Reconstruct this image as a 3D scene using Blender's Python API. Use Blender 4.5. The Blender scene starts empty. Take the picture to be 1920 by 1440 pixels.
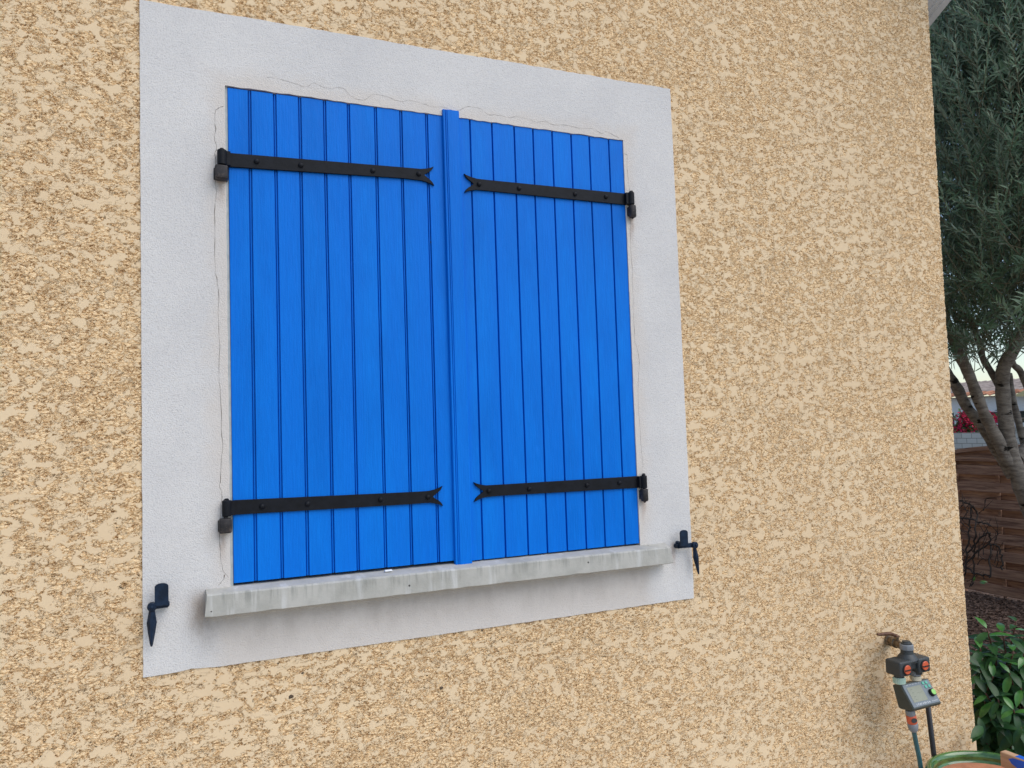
import bpy, bmesh, math, random
import numpy as np
from mathutils import Vector, Matrix, Quaternion
random.seed(7); rng = np.random.default_rng(7)
sc = bpy.context.scene
R = math.radians

# ------------------------------------------------------------------ camera
F, YAW, PITCH, ROLL, DIST, EYE = 1442.0, 0.41354723, 0.0572446, -0.0330723, 2.064942, 1.55
cy, sy, cp, sp = math.cos(YAW), math.sin(YAW), math.cos(PITCH), math.sin(PITCH)
FW = Vector((sy*cp, cy*cp, sp)); r0 = Vector((cy, -sy, 0)); u0 = r0.cross(FW)
RT = math.cos(ROLL)*r0 + math.sin(ROLL)*u0
UP = -math.sin(ROLL)*r0 + math.cos(ROLL)*u0
CAM = Vector((0, -DIST, EYE))
cam = bpy.data.cameras.new('camera'); camo = bpy.data.objects.new('camera', cam)
sc.collection.objects.link(camo); sc.camera = camo
cam.sensor_fit = 'HORIZONTAL'; cam.sensor_width = 36; cam.lens = F/1920*36
cam.clip_start = 0.05; cam.clip_end = 2000
camo.matrix_world = Matrix(((RT.x, UP.x, -FW.x, CAM.x), (RT.y, UP.y, -FW.y, CAM.y), (RT.z, UP.z, -FW.z, CAM.z), (0, 0, 0, 1)))
# survey helpers: the world point seen at a photo pixel, on a wall-parallel plane y=Y, a plane x=X0, or at a depth
def ray(px, py): return FW + (px-960)/F*RT + (720-py)/F*UP
def W(px, py, Y=0.0):
    d = ray(px, py); return CAM + d*((DIST+Y)/d.y)
def PX(px, py, X0):
    d = ray(px, py); return CAM + d*(X0/d.x)
def DP(px, py, d): return CAM + ray(px, py)*d

# ------------------------------------------------------------------ light
SUN_EL, SUN_AZ = 50, 148            # azimuth clockwise from +Y
wd = bpy.data.worlds.new('World'); sc.world = wd; wd.use_nodes = True
nt = wd.node_tree; nt.nodes.clear()
sky = nt.nodes.new('ShaderNodeTexSky'); sky.sky_type = 'NISHITA'; sky.sun_disc = False
sky.sun_elevation = R(SUN_EL); sky.sun_rotation = R(SUN_AZ); sky.air_density = 1.0; sky.dust_density = 0.7; sky.ozone_density = 1.0
bg = nt.nodes.new('ShaderNodeBackground'); bg.inputs[1].default_value = 0.12
out = nt.nodes.new('ShaderNodeOutputWorld')
nt.links.new(sky.outputs[0], bg.inputs[0]); nt.links.new(bg.outputs[0], out.inputs[0])
sl = bpy.data.lights.new('sun', 'SUN'); sl.energy = 1.5; sl.angle = R(54); sl.color = (1, .95, .885)
so = bpy.data.objects.new('sun', sl); sc.collection.objects.link(so)
sdir = Vector((math.sin(R(SUN_AZ))*math.cos(R(SUN_EL)), math.cos(R(SUN_AZ))*math.cos(R(SUN_EL)), math.sin(R(SUN_EL))))
so.rotation_euler = sdir.to_track_quat('Z', 'Y').to_euler(); so.location = (0, -5, 8)
sc.view_settings.view_transform = 'Standard'; sc.view_settings.look = 'None'
sc.view_settings.gamma = 1; sc.view_settings.exposure = 0.56

# ------------------------------------------------------------------ node helpers
class NT:
    def __init__(s, name, rough=.8, spec=.3):
        s.m = bpy.data.materials.new(name); s.m.use_nodes = True
        s.t = s.m.node_tree; s.b = s.t.nodes['Principled BSDF']; s.o = s.t.nodes['Material Output']
        s.b.inputs['Roughness'].default_value = rough; s.b.inputs['Specular IOR Level'].default_value = spec
    def n(s, typ, **k):
        x = s.t.nodes.new('ShaderNode'+typ)
        for a, v in k.items(): setattr(x, a, v)
        return x
    def L(s, a, b): s.t.links.new(a, b)
    def put(s, inp, v):
        if hasattr(v, 'is_output'): s.L(v, inp)
        else: inp.default_value = v
    def coord(s, scale=(1, 1, 1), rot=(0, 0, 0), kind='Object'):
        tc = s.n('TexCoord'); mp = s.n('Mapping'); s.L(tc.outputs[kind], mp.inputs[0])
        mp.inputs['Scale'].default_value = scale; mp.inputs['Rotation'].default_value = rot
        return mp.outputs[0]
    def noise(s, vec, scale, detail=3, rough=.5, dist=0, col=False, typ='FBM'):
        x = s.n('TexNoise', noise_type=typ); s.L(vec, x.inputs['Vector'])
        x.inputs['Scale'].default_value = scale; x.inputs['Detail'].default_value = detail
        x.inputs['Roughness'].default_value = rough; x.inputs['Distortion'].default_value = dist
        return x.outputs[1 if col else 0]
    def math(s, op, a, b=0., c=0., clamp=False):
        x = s.n('Math', operation=op, use_clamp=clamp); s.put(x.inputs[0], a); s.put(x.inputs[1], b); s.put(x.inputs[2], c); return x.outputs[0]
    def step(s, v, a, b, lo=0., hi=1., smooth=True):
        x = s.n('MapRange', interpolation_type='SMOOTHSTEP' if smooth else 'LINEAR'); s.put(x.inputs[0], v)
        for i, q in enumerate((a, b, lo, hi)): x.inputs[i+1].default_value = q
        return x.outputs[0]
    def mix(s, f, a, b, mode='MIX'):
        x = s.n('Mix', data_type='RGBA', blend_type=mode); s.put(x.inputs[0], f)
        for i, q in ((6, a), (7, b)):
            if isinstance(q, tuple): x.inputs[i].default_value = (*q, 1) if len(q) == 3 else q
            else: s.L(q, x.inputs[i])
        return x.outputs[2]
    def xyz(s, vec):
        x = s.n('SeparateXYZ'); s.L(vec, x.inputs[0]); return x.outputs
    def color(s, c): 
        if isinstance(c, tuple): s.b.inputs['Base Color'].default_value = (*c, 1)
        else: s.L(c, s.b.inputs['Base Color'])
        return s
    def bump(s, h, strength=.5, dist=.002):
        x = s.n('Bump'); s.L(h, x.inputs['Height']); x.inputs['Strength'].default_value = strength; x.inputs['Distance'].default_value = dist
        s.L(x.outputs[0], s.b.inputs['Normal']); return s
    def set(s, **k):
        for a, v in k.items(): s.b.inputs[a.replace('_', ' ')].default_value = v
        return s

def plain(name, c, rough=.6, spec=.4, var=.12, scale=40, bump=.15, bd=.001, metal=0):
    m = NT(name, rough, spec); v = m.coord()
    n = m.noise(v, scale, 5, .6)
    m.color(m.mix(m.step(n, .3, .7), tuple(x*(1-var) for x in c), tuple(min(1, x*(1+var)) for x in c)))
    m.bump(m.noise(v, scale*6, 4, .6), bump, bd); m.set(Metallic=metal)
    return m.m

# stucco: rough-cast scraped flat -> plateaus with ragged edges and granular hollows between them
def stucco_mat():
    m = NT('scraped_stucco', .9, .2); v = m.coord(scale=(.78, 1, 1.12), rot=(0, R(12), 0))
    big = m.noise(v, 2.4, 3, .5)
    n1 = m.noise(v, 38, 5, .62, .2)
    thr = m.math('MULTIPLY_ADD', big, .24, -.12)
    sep = m.xyz(m.coord())
    side = m.step(sep[0], .0, 2.2, .016, .018, False)      # plates get scarcer to the right
    n1b = m.math('SUBTRACT', m.math('ADD', n1, thr), side)
    rough = m.step(n1b, .484, .512, 1, 0)
    v2 = m.coord(scale=(.72, 1, 1.25), rot=(0, R(20), 0))
    g1 = m.noise(v2, 190, 2, .6, .4)
    g2 = m.noise(v2, 80, 3, .6, .5)
    g = m.math('MULTIPLY_ADD', g2, .6, m.math('MULTIPLY', g1, .4))
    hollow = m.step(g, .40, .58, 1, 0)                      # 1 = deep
    line = m.step(m.math('ABSOLUTE', m.math('SUBTRACT', m.noise(v2, 66, 3, .62, .6), .5)), .004, .034, 1, 0)
    crack = m.step(m.math('ABSOLUTE', m.math('SUBTRACT', m.noise(v2, 42, 3, .6, .7), .5)), 0, .014, 1, 0)
    gate = m.step(m.noise(v, 12, 2, .5), .46, .58)
    crack = m.math('MULTIPLY', crack, gate)
    rim = m.math('MULTIPLY', rough, m.step(n1b, .455, .50))  # deepest right at the torn plate edges
    depth = m.math('MULTIPLY_ADD', hollow, .28, m.math('MULTIPLY_ADD', line, .56, m.math('MULTIPLY_ADD', rim, .18, .08)))
    depth = m.math('MULTIPLY', rough, m.math('MINIMUM', depth, 1.0))
    depth = m.math('MAXIMUM', depth, m.math('MULTIPLY', crack, .6))
    fine = m.noise(m.coord(), 900, 3, .6)
    h = m.math('MULTIPLY_ADD', fine, .05, m.math('SUBTRACT', 1.0, depth))
    ds = m.n('Displacement'); m.L(h, ds.inputs['Height']); ds.inputs['Midlevel'].default_value = 1.0; ds.inputs['Scale'].default_value = .0058
    m.L(ds.outputs[0], m.o.inputs['Displacement']); m.m.displacement_method = 'BOTH'
    # colour: pale trowelled skin, ochre open grain, brown in the pits: dirt plus painted-in crevice shade
    tone = m.step(m.noise(m.coord(), 1.3, 4, .55), .3, .7)
    skin = m.mix(tone, (.765, .575, .36), (.81, .62, .395))
    grain = m.mix(m.step(g1, .38, .62), (.73, .485, .25), (.92, .69, .42))
    c = m.mix(rough, skin, grain)
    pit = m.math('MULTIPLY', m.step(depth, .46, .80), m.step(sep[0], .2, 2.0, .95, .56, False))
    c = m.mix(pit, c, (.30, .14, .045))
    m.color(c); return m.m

def plaster_mat():
    m = NT('fine_white_plaster', .9, .2); v = m.coord()
    s = m.xyz(v)
    grain = m.noise(v, 310, 3, .65)
    base = m.mix(m.step(m.noise(v, 3.5, 5, .6), .3, .7), (.655, .635, .615), (.725, .70, .67))
    base = m.mix(m.math('MULTIPLY', m.step(grain, .50, .36), .26), base, (.33, .32, .32))
    # warmer, worn render next to the opening
    dx = m.math('MAXIMUM', m.math('SUBTRACT', .123, s[0]), m.math('SUBTRACT', s[0], 1.323))
    dz = m.math('SUBTRACT', s[2], 2.459)
    d = m.math('MAXIMUM', dx, dz)
    dn = m.math('MULTIPLY_ADD', m.noise(v, 9, 4, .6), .10, d)
    warm = m.step(dn, .05, .12, .75, 0)
    base = m.mix(warm, base, (.66, .60, .54))
    # grime under and beside the window sill
    g = m.noise(m.coord(scale=(1, 1, .5)), 14, 5, .65)
    below = m.math('MULTIPLY', m.step(s[2], 1.155, 1.09, 0, 1), m.step(s[2], 1.09, .97, 1, 0))
    inx = m.math('MULTIPLY', m.step(s[0], .005, .09), m.step(s[0], 1.40, 1.30))
    base = m.mix(m.math('MULTIPLY', m.math('MULTIPLY', below, inx), m.step(g, .3, .7, .12, .42)), base, (.30, .255, .215))
    ex = m.math('MULTIPLY', m.step(m.math('ABSOLUTE', m.math('SUBTRACT', s[0], .055)), .0, .05, 1, 0), m.math('MULTIPLY', m.step(s[2], 1.02, 1.12), m.step(s[2], 1.20, 1.14)))
    base = m.mix(m.math('MULTIPLY', ex, m.step(g, .25, .6, .2, .75)), base, (.30, .23, .17))
    # rust runs below the iron fittings
    for x0, z0 in ((1.447, 1.155), (.105, 1.312), (.11, 2.21), (1.34, 1.312), (1.34, 2.2)):
        w = m.math('MULTIPLY_ADD', m.noise(v, 30, 2, .5), .02, m.math('SUBTRACT', s[0], x0+.01))
        k = m.math('MULTIPLY', m.step(m.math('ABSOLUTE', w), 0, .014, 1, 0), m.math('MULTIPLY', m.step(s[2], z0-.09, z0-.01), m.step(s[2], z0+.02, z0+.01)))
        base = m.mix(m.math('MULTIPLY', k, .42), base, (.34, .21, .13))
    m.color(base)
    m.bump(m.math('MULTIPLY_ADD', m.noise(v, 60, 4, .6), .5, grain), .95, .0019); return m.m

def blue_mat():
    m = NT('blue_gloss_paint', .40, .13); v = m.coord()
    gr = m.noise(m.coord(scale=(1, 1, .05)), 240, 5, .6, .3)
    blot = m.noise(m.coord(scale=(1, 1, .4)), 5, 4, .6)
    brd = m.noise(m.coord(scale=(1, 0, 0)), 13, 0, .5)
    c = m.mix(m.step(blot, .3, .7), (.0005, .145, .60), (.001, .195, .75))
    c = m.mix(m.step(brd, .35, .65, 0, .75), c, (.001, .165, .69))
    c = m.mix(m.step(gr, .62, .40, 0, .15), c, (.0005, .085, .42))
    m.color(c)
    m.L(m.step(blot, .3, .7, .36, .5), m.b.inputs['Roughness'])
    knots = m.n('TexVoronoi'); m.L(m.coord(scale=(7, 7, 3.1)), knots.inputs['Vector']); knots.inputs['Scale'].default_value = 1
    kn = m.step(knots.outputs['Distance'], 0, .09, 1, 0)
    h = m.math('MULTIPLY_ADD', m.noise(v, 260, 3, .6), .5, gr)
    h = m.math('MULTIPLY_ADD', kn, 1.2, h)
    h = m.math('MULTIPLY_ADD', m.noise(m.coord(scale=(1, 1, .25)), 26, 3, .6), 2.2, h)
    m.bump(h, .5, .0014); return m.m

def iron_mat(name, c=(.012, .014, .019), rough=.48, worn=0.):
    m = NT(name, rough, .22); v = m.coord()
    n = m.noise(v, 45, 5, .65)
    col = m.mix(m.step(n, .35, .65), tuple(x*.75 for x in c), tuple(x*1.35 for x in c))
    if worn: col = m.mix(m.step(m.noise(v, 80, 5, .7), .5, .66, 0, worn), col, (.13, .10, .085))
    m.color(col); m.bump(m.noise(v, 130, 5, .65), .35, .0012); return m.m

def concrete_mat():
    m = NT('weathered_concrete', .88, .25); v = m.coord(); s = m.xyz(v)
    c = m.mix(m.step(m.noise(v, 12, 6, .65), .3, .7), (.37, .36, .32), (.48, .465, .42))
    st = m.noise(m.coord(scale=(1, .4, .07)), 55, 5, .7)
    top = m.step(s[2], 1.125, 1.168, 0, 1)
    front = m.step(s[1], -.043, -.047)
    k = m.math('MULTIPLY', m.math('MULTIPLY', m.step(st, .46, .62), top), front)
    c = m.mix(m.math('MULTIPLY', k, .45), c, (.17, .18, .16))
    c = m.mix(m.math('MULTIPLY', m.step(m.noise(m.coord(scale=(1, .4, .1)), 33, 4, .6), .55, .7), .45), c, (.66, .66, .64))
    vo = m.n('TexVoronoi'); m.L(m.coord(), vo.inputs['Vector']); vo.inputs['Scale'].default_value = 26
    sel = m.math('GREATER_THAN', m.xyz(vo.outputs['Color'])[0], .72)
    pit = m.math('MULTIPLY', m.step(vo.outputs['Distance'], .055, .085, 1, 0), sel)
    c = m.mix(m.math('MULTIPLY', pit, .9), c, (.05, .045, .04))
    m.color(c)
    m.bump(m.math('MULTIPLY_ADD', pit, -2.0, m.noise(v, 180, 5, .65)), .5, .0014); return m.m

def leaf_mat(name, a, b, under, rough=.5, spec=.35, scale=30, trans=.0):
    m = NT(name, rough, spec); v = m.coord()
    c = m.mix(m.step(m.noise(v, scale, 3, .6), .3, .7), a, b)
    g = m.n('NewGeometry'); c = m.mix(g.outputs['Backfacing'], c, under)
    m.color(c)
    if trans:
        tb = m.n('BsdfTranslucent'); m.L(c, tb.inputs['Color']); ms = m.n('MixShader'); ms.inputs[0].default_value = trans
        m.L(m.b.outputs[0], ms.inputs[1]); m.L(tb.outputs[0], ms.inputs[2]); m.L(ms.outputs[0], m.o.inputs['Surface'])
    return m.m

def bark_mat():
    m = NT('grey_bark', .9, .15); v = m.coord(); 
    n = m.noise(m.coord(scale=(1, 1, 3.2)), 12, 6, .7, .5)
    c = m.mix(m.step(n, .3, .65), (.11, .095, .08), (.27, .24, .205))
    sc_ = m.noise(m.coord(scale=(1, 1, 2.4)), 7, 3, .6)
    c = m.mix(m.step(sc_, .63, .68), c, (.02, .017, .014))
    m.color(c); m.bump(m.noise(m.coord(scale=(1, 1, 2.5)), 40, 6, .7), .8, .006); return m.m

def wood_mat(name, a, b, rough=.7, scale=(1, .08, 1), f=60, bump=.5, spec=.3):
    m = NT(name, rough, spec); g = m.noise(m.coord(scale=scale), f, 6, .65, .6)
    m.color(m.mix(m.step(g, .3, .7), a, b)); m.bump(g, bump, .003); return m.m

def soil_mat():
    m = NT('bark_chip_soil', .95, .1); v = m.coord()
    vo = m.n('TexVoronoi'); m.L(m.coord(), vo.inputs['Vector']); vo.inputs['Scale'].default_value = 34
    x = m.xyz(vo.outputs['Color'])
    c = m.mix(x[0], (.055, .032, .022), (.21, .135, .10)); c = m.mix(m.step(x[1], .86, .9), c, (.34, .26, .20))
    c = m.mix(m.step(m.noise(v, 1.4, 5, .6), .35, .65), c, (.12, .085, .065)) 
    m.color(m.mix(.55, m.mix(x[0], (.05, .03, .02), (.22, .145, .11)), c))
    m.bump(m.math('MULTIPLY_ADD', m.noise(v, 90, 4, .6), .5, m.math('SUBTRACT', 1., vo.outputs['Distance'])), 1, .012); return m.m

def block_mat():
    m = NT('cream_block_wall', .9, .2); t = m.coord(kind='Object'); s = m.xyz(t)
    cx = m.n('CombineXYZ'); m.L(s[1], cx.inputs[0]); m.L(s[2], cx.inputs[1])
    b = m.n('TexBrick'); m.L(cx.outputs[0], b.inputs['Vector'])
    b.inputs['Color1'].default_value = (.50, .47, .41, 1); b.inputs['Color2'].default_value = (.58, .55, .49, 1); b.inputs['Mortar'].default_value = (.30, .28, .24, 1)
    b.inputs['Scale'].default_value = 1; b.inputs['Mortar Size'].default_value = .008; b.inputs['Brick Width'].default_value = .25; b.inputs['Row Height'].default_value = .12
    m.color(b.outputs[0]); return m.m

def glaze_mat():
    m = NT('green_glaze', .16, .6); v = m.coord()
    n = m.noise(m.coord(scale=(1, 1, 3)), 16, 5, .6, .8)
    m.color(m.mix(m.step(n, .35, .68), (.025, .085, .02), (.09, .20, .045)))
    m.set(Coat_Weight=.5, Coat_Roughness=.08); m.bump(m.noise(v, 14, 3, .5), .3, .004); return m.m

M = dict(
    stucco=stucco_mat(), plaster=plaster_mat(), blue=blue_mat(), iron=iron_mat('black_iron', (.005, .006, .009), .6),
    pin=iron_mat('worn_iron', (.028, .026, .027), .5, .55), latch=iron_mat('blue_black_iron', (.008, .018, .038), .5),
    concrete=concrete_mat(), grey=plain('grey_reveal_paint', (.42, .46, .46), .8), crack=plain('crack_dirt', (.20, .17, .145), 1, .05),
    dark=plain('dark_recess', (.02, .02, .02), .9), pvc=plain('grey_white_pvc', (.80, .82, .84), .35, .5, .05, 8, .03),
    leaf=leaf_mat('olive_leaf', (.10, .185, .10), (.21, .30, .19), (.27, .35, .27), .45, .4, 9, .38),
    twig=plain('young_twig', (.15, .14, .09), .8), bark=bark_mat(),
    glossy=leaf_mat('glossy_leaf', (.012, .045, .013), (.042, .115, .03), (.06, .13, .045), .38, .3, 11, .15),
    fresh=leaf_mat('young_glossy_leaf', (.04, .15, .025), (.075, .21, .04), (.09, .2, .06), .28, .55, 20),
    stem=plain('brown_stem', (.10, .045, .03), .7), fence=wood_mat('dark_brown_boards', (.17, .09, .062), (.46, .28, .19), .75, (1, .12, 1.6), 30, .6),
    dry=plain('dry_twig', (.045, .035, .03), .9), soil=soil_mat(), block=block_mat(), white=plain('white_render', (.86, .86, .87), .8, .2, .04, 6, .1),
    tile=plain('roof_tile', (.30, .245, .21), .9, .1, .35, 3, .3, .01), tile_edge=plain('orange_tile_edge', (.42, .19, .11), .9, .1, .4, 6, .3),
    yellow=plain('yellow_render', (.72, .58, .30), .9, .1, .05), glass=plain('dark_glass', (.05, .07, .09), .15, .6),
    frame=plain('grey_blue_frame', (.22, .30, .36), .5), red=leaf_mat('pink_red_bract', (.5, .03, .05), (.68, .04, .10), (.6, .03, .1), .6, .2, 3),
    gleaf=leaf_mat('vine_leaf', (.05, .10, .03), (.10, .17, .05), (.12, .17, .07), .5, .3, 5),
    brass=plain('tarnished_brass', (.17, .125, .08), .42, .6, .4, 70, .4, .001, .75), lever=plain('rusty_lever', (.15, .075, .045), .5, .5, .35, 80, .4, .001, .45),
    plas=plain('dark_grey_plastic', (.045, .052, .055), .5, .4, .08, 30, .05), plas2=plain('mid_grey_plastic', (.24, .26, .28), .5, .4, .06, 30, .05),
    olive=plain('green_grey_plastic', (.055, .065, .055), .5, .4, .08, 30, .05),
    orange=plain('orange_plastic', (.66, .12, .05), .4, .5, .05, 30, .03), pale=plain('pale_green_plastic', (.50, .66, .55), .5, .4, .06, 30, .03),
    lcd=plain('lcd_screen', (.23, .24, .165), .3, .6, .05, 20, 0), face=plain('grey_face_plate', (.17, .20, .22), .45, .4, .06, 30, .03),
    btn=plain('teal_button', (.10, .42, .30), .4, .5, .05, 30, .03), lime=plain('lime_button', (.28, .62, .14), .4, .5, .05, 30, .03),
    ink=plain('white_print', (.45, .47, .48), .6), lcdink=plain('lcd_segment', (.12, .13, .09), .5), cream=plain('cream_ring', (.66, .60, .44), .6),
    hose=plain('green_blue_hose', (.035, .13, .15), .3, .5, .12, 20, .05), pipe=plain('black_drip_pipe', (.025, .025, .028), .45, .4, .15, 40, .1),
    ytrim=plain('yellow_stripe', (.35, .28, .08), .6), terra=plain('terracotta', (.50, .215, .12), .8, .25, .18, 26, .5, .002),
    glaze=glaze_mat(), ochreglaze=plain('ochre_glaze', (.13, .10, .022), .25, .6, .3, 20, .1),
    plank=wood_mat('bare_pine', (.50, .30, .17), (.66, .43, .27), .6, (1, .06, 1), 45, .2), paint=plain('blue_paint_smear', (.01, .14, .75), .3, .6, .1, 30, .1),
    bounce_paving=plain('pale_bounce_paving', (.46, .42, .36), .9, .2, .1, 5, .3),
    mud=plain('dark_mud', (.11, .08, .055), .95, .1), asphalt=plain('pale_road', (.22, .21, .20), .9, .2, .1, 3, .3),
)

# ------------------------------------------------------------------ mesh helpers
def link(name, me, mat=None, parent=None, loc=None, smooth=False):
    o = bpy.data.objects.new(name, me); sc.collection.objects.link(o)
    if mat is not None: me.materials.append(M[mat] if isinstance(mat, str) else mat)
    if parent is not None:
        o.parent = parent; o.location = -parent_world(parent)
    if loc: o.location = loc
    if smooth: me.polygons.foreach_set('use_smooth', [True]*len(me.polygons))
    return o
def parent_world(p):
    v = Vector(p.location)
    q = p.parent
    while q is not None: v += Vector(q.location); q = q.parent
    return v
def fin(name, bm, mat, parent=None, smooth=False, ang=None):
    me = bpy.data.meshes.new(name); bmesh.ops.recalc_face_normals(bm, faces=bm.faces[:]); bm.to_mesh(me); bm.free()
    o = link(name, me, mat, parent)
    if smooth or ang:
        me.polygons.foreach_set('use_smooth', [True]*len(me.polygons))
        if ang: 
            try: me.set_sharp_from_angle(angle=R(ang))
            except Exception: pass
    return o
def empty(name, loc, label=None, cat=None, group=None):
    o = bpy.data.objects.new(name, None); sc.collection.objects.link(o); o.location = loc; o.empty_display_size = .05
    if label: tag(o, label, cat, group)
    return o
def tag(o, label=None, cat=None, group=None, kind=None):
    if label: o['label'] = label
    if cat: o['category'] = cat
    if group: o['group'] = group
    if kind: o['kind'] = kind
    return o
def box(bm, lo, hi, bev=0., seg=2, mat4=None):
    c = [(a+b)/2 for a, b in zip(lo, hi)]; s = [abs(b-a) for a, b in zip(lo, hi)]
    g = bmesh.ops.create_cube(bm, size=1)['verts']
    for v in g: v.co = Vector((v.co.x*s[0]+c[0], v.co.y*s[1]+c[1], v.co.z*s[2]+c[2]))
    if bev:
        e = list({e for v in g for e in v.link_edges}); r = bmesh.ops.bevel(bm, geom=e, offset=bev, segments=seg, profile=.5, affect='EDGES')
        g = list({v for f in r['faces'] for v in f.verts} | {v for v in g if v.is_valid})
    if mat4 is not None:
        for v in g: v.co = mat4 @ v.co
    return g
def prism(bm, pts, y0, y1, bev=0., axis='y'):
    def P(a, b, t): return (a, t, b) if axis == 'y' else (t, a, b)
    v0 = [bm.verts.new(P(a, b, y0)) for a, b in pts]; v1 = [bm.verts.new(P(a, b, y1)) for a, b in pts]
    f = [bm.faces.new(v0), bm.faces.new(v1[::-1])]
    n = len(pts)
    for i in range(n): bm.faces.new((v0[i], v1[i], v1[(i+1) % n], v0[(i+1) % n]))
    if bev:
        es = [e for e in bm.edges if e.verts[0] in v0 and e.verts[1] in v0 or e.verts[0] in v1 and e.verts[1] in v1]
        bmesh.ops.bevel(bm, geom=es, offset=bev, segments=1, affect='EDGES')
def tube(bm, pts, rad, n=10, cap=True, twist=None):
    pts = [Vector(p) for p in pts]; rad = rad if hasattr(rad, '__len__') else [rad]*len(pts)
    rings = []; ref = None
    for i, p in enumerate(pts):
        t = (pts[min(i+1, len(pts)-1)]-pts[max(i-1, 0)]).normalized()
        if ref is None: ref = t.orthogonal().normalized()
        ref = (ref - t*ref.dot(t)).normalized(); b = t.cross(ref)
        rings.append([bm.verts.new(p+(ref*math.cos(2*math.pi*k/n)+b*math.sin(2*math.pi*k/n))*rad[i]) for k in range(n)])
    for a, b in zip(rings, rings[1:]):
        for k in range(n): bm.faces.new((a[k], a[(k+1) % n], b[(k+1) % n], b[k]))
    if cap: bm.faces.new(rings[0][::-1]); bm.faces.new(rings[-1])
def spline(pts, k=6):
    pts = [Vector(p) for p in pts]; o = []
    for i in range(len(pts)-1):
        a, b, c, d = pts[max(i-1, 0)], pts[i], pts[i+1], pts[min(i+2, len(pts)-1)]
        for j in range(k):
            t = j/k; o.append(.5*((2*b)+(c-a)*t+(2*a-5*b+4*c-d)*t*t+(3*b-a-3*c+d)*t**3))
    return o+[pts[-1]]
def lathe(bm, prof, c, axis=(0, 0, 1), n=24):
    ax = Vector(axis).normalized(); a = ax.orthogonal().normalized(); b = ax.cross(a); c = Vector(c); rings = []
    for r, h in prof:
        rings.append([bm.verts.new(c+ax*h+(a*math.cos(2*math.pi*k/n)+b*math.sin(2*math.pi*k/n))*r) for k in range(n)])
    for p, q in zip(rings, rings[1:]):
        for k in range(n): bm.faces.new((p[k], p[(k+1) % n], q[(k+1) % n], q[k]))
    if prof[0][0] > 1e-5: bm.faces.new(rings[0][::-1])
    if prof[-1][0] > 1e-5: bm.faces.new(rings[-1])
def npmesh(name, co, faces, mat=None, parent=None, smooth=False):
    """co (N,3); faces (M,k) ints"""
    me = bpy.data.meshes.new(name); co = np.asarray(co, np.float32); faces = np.asarray(faces, np.int32); k = faces.shape[1]
    me.vertices.add(len(co)); me.vertices.foreach_set('co', co.ravel())
    me.loops.add(faces.size); me.loops.foreach_set('vertex_index', faces.ravel())
    me.polygons.add(len(faces)); me.polygons.foreach_set('loop_start', np.arange(0, faces.size, k, dtype=np.int32))
    me.polygons.foreach_set('loop_total', np.full(len(faces), k, np.int32))
    if smooth: me.polygons.foreach_set('use_smooth', np.ones(len(faces), bool))
    me.update(calc_edges=True)
    return link(name, me, mat, parent)

# ------------------------------------------------------------------ ground
bm = bmesh.new(); 
for lo, hi in (((-400, -400), (400, 400)),):
    v = [bm.verts.new((x, y, 0)) for x, y in ((lo[0], lo[1]), (hi[0], lo[1]), (hi[0], hi[1]), (lo[0], hi[1]))]; bm.faces.new(v)
tag(fin('ground', bm, 'soil'), kind='structure')
bm = bmesh.new(); v = [bm.verts.new(q) for q in ((7.2, -60, .004), (16.5, -60, .004), (16.5, 90, .004), (7.2, 90, .004))]; bm.faces.new(v)
tag(fin('road', bm, 'asphalt'), kind='structure')
bm = bmesh.new(); v = [bm.verts.new(q) for q in ((-9, -9, .004), (2.86, -9, .004), (2.86, .0, .004), (-9, .0, .004))]; bm.faces.new(v)
tag(fin('bounce_terrace', bm, 'bounce_paving'), kind='structure')  # unseen pale ground, added to bounce light up onto wall and verge

# ------------------------------------------------------------------ house
OX0, OX1, OZ0, OZ1 = .123, 1.323, 1.14, 2.459          # window opening
BX0, BX1 = -.0745, 1.5165                               # white surround
def bz_top(x): return 2.6475+(2.6575-2.6475)*(x-BX0)/(BX1-BX0)
BZ0 = .989
house = empty('house', (2.79, 0, 0), 'ochre scraped-stucco house wall with a white plaster surround around the blue shutters', 'house')
zs_ref = [.2771, 1.4986, 2.0321, 2.4194, 3.0866, 3.2089]; xs_ref = [2.7965, 2.7846, 2.7838, 2.7868, 2.7975, 2.8]
cpoly = np.polyfit(zs_ref, xs_ref, 2)
def corner_x(z): return np.polyval(cpoly, np.clip(z, 0, 3.5))
# dense relief sheet for the part of the wall near the window, wrapped round the corner
step = .0024; RC = .008
zz = np.arange(.0, 3.3605, step); xs_flat = np.arange(-.62, 2.79-RC, step)
arc = np.linspace(0, math.pi/2, 7)[1:]
side_y = np.arange(RC+step, .10, step*1.5)
nx = len(xs_flat)+len(arc)+len(side_y)
X = np.zeros((len(zz), nx)); Y = np.zeros_like(X)
cx_ = corner_x(zz)[:, None]
X[:, :len(xs_flat)] = xs_flat[None] + (cx_-2.79)*np.clip((xs_flat[None]-1.6)/1.19, 0, 1)
X[:, len(xs_flat):len(xs_flat)+len(arc)] = cx_-RC+RC*np.sin(arc)[None]; Y[:, len(xs_flat):len(xs_flat)+len(arc)] = (RC-RC*np.cos(arc))[None]
X[:, len(xs_flat)+len(arc):] = cx_; Y[:, len(xs_flat)+len(arc):] = side_y[None]
Z = np.repeat(zz[:, None], nx, 1)
idx = np.arange(X.size).reshape(X.shape)
q = np.stack([idx[:-1, :-1], idx[:-1, 1:], idx[1:, 1:], idx[1:, :-1]], -1).reshape(-1, 4)
cxm = (X[:-1, :-1]+X[1:, 1:])/2; czm = (Z[:-1, :-1]+Z[1:, 1:])/2
hole = (cxm > BX0+.004) & (cxm < BX1-.004) & (czm > BZ0+.004) & (czm < 2.6435)
q = q[~hole.ravel()]
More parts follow.
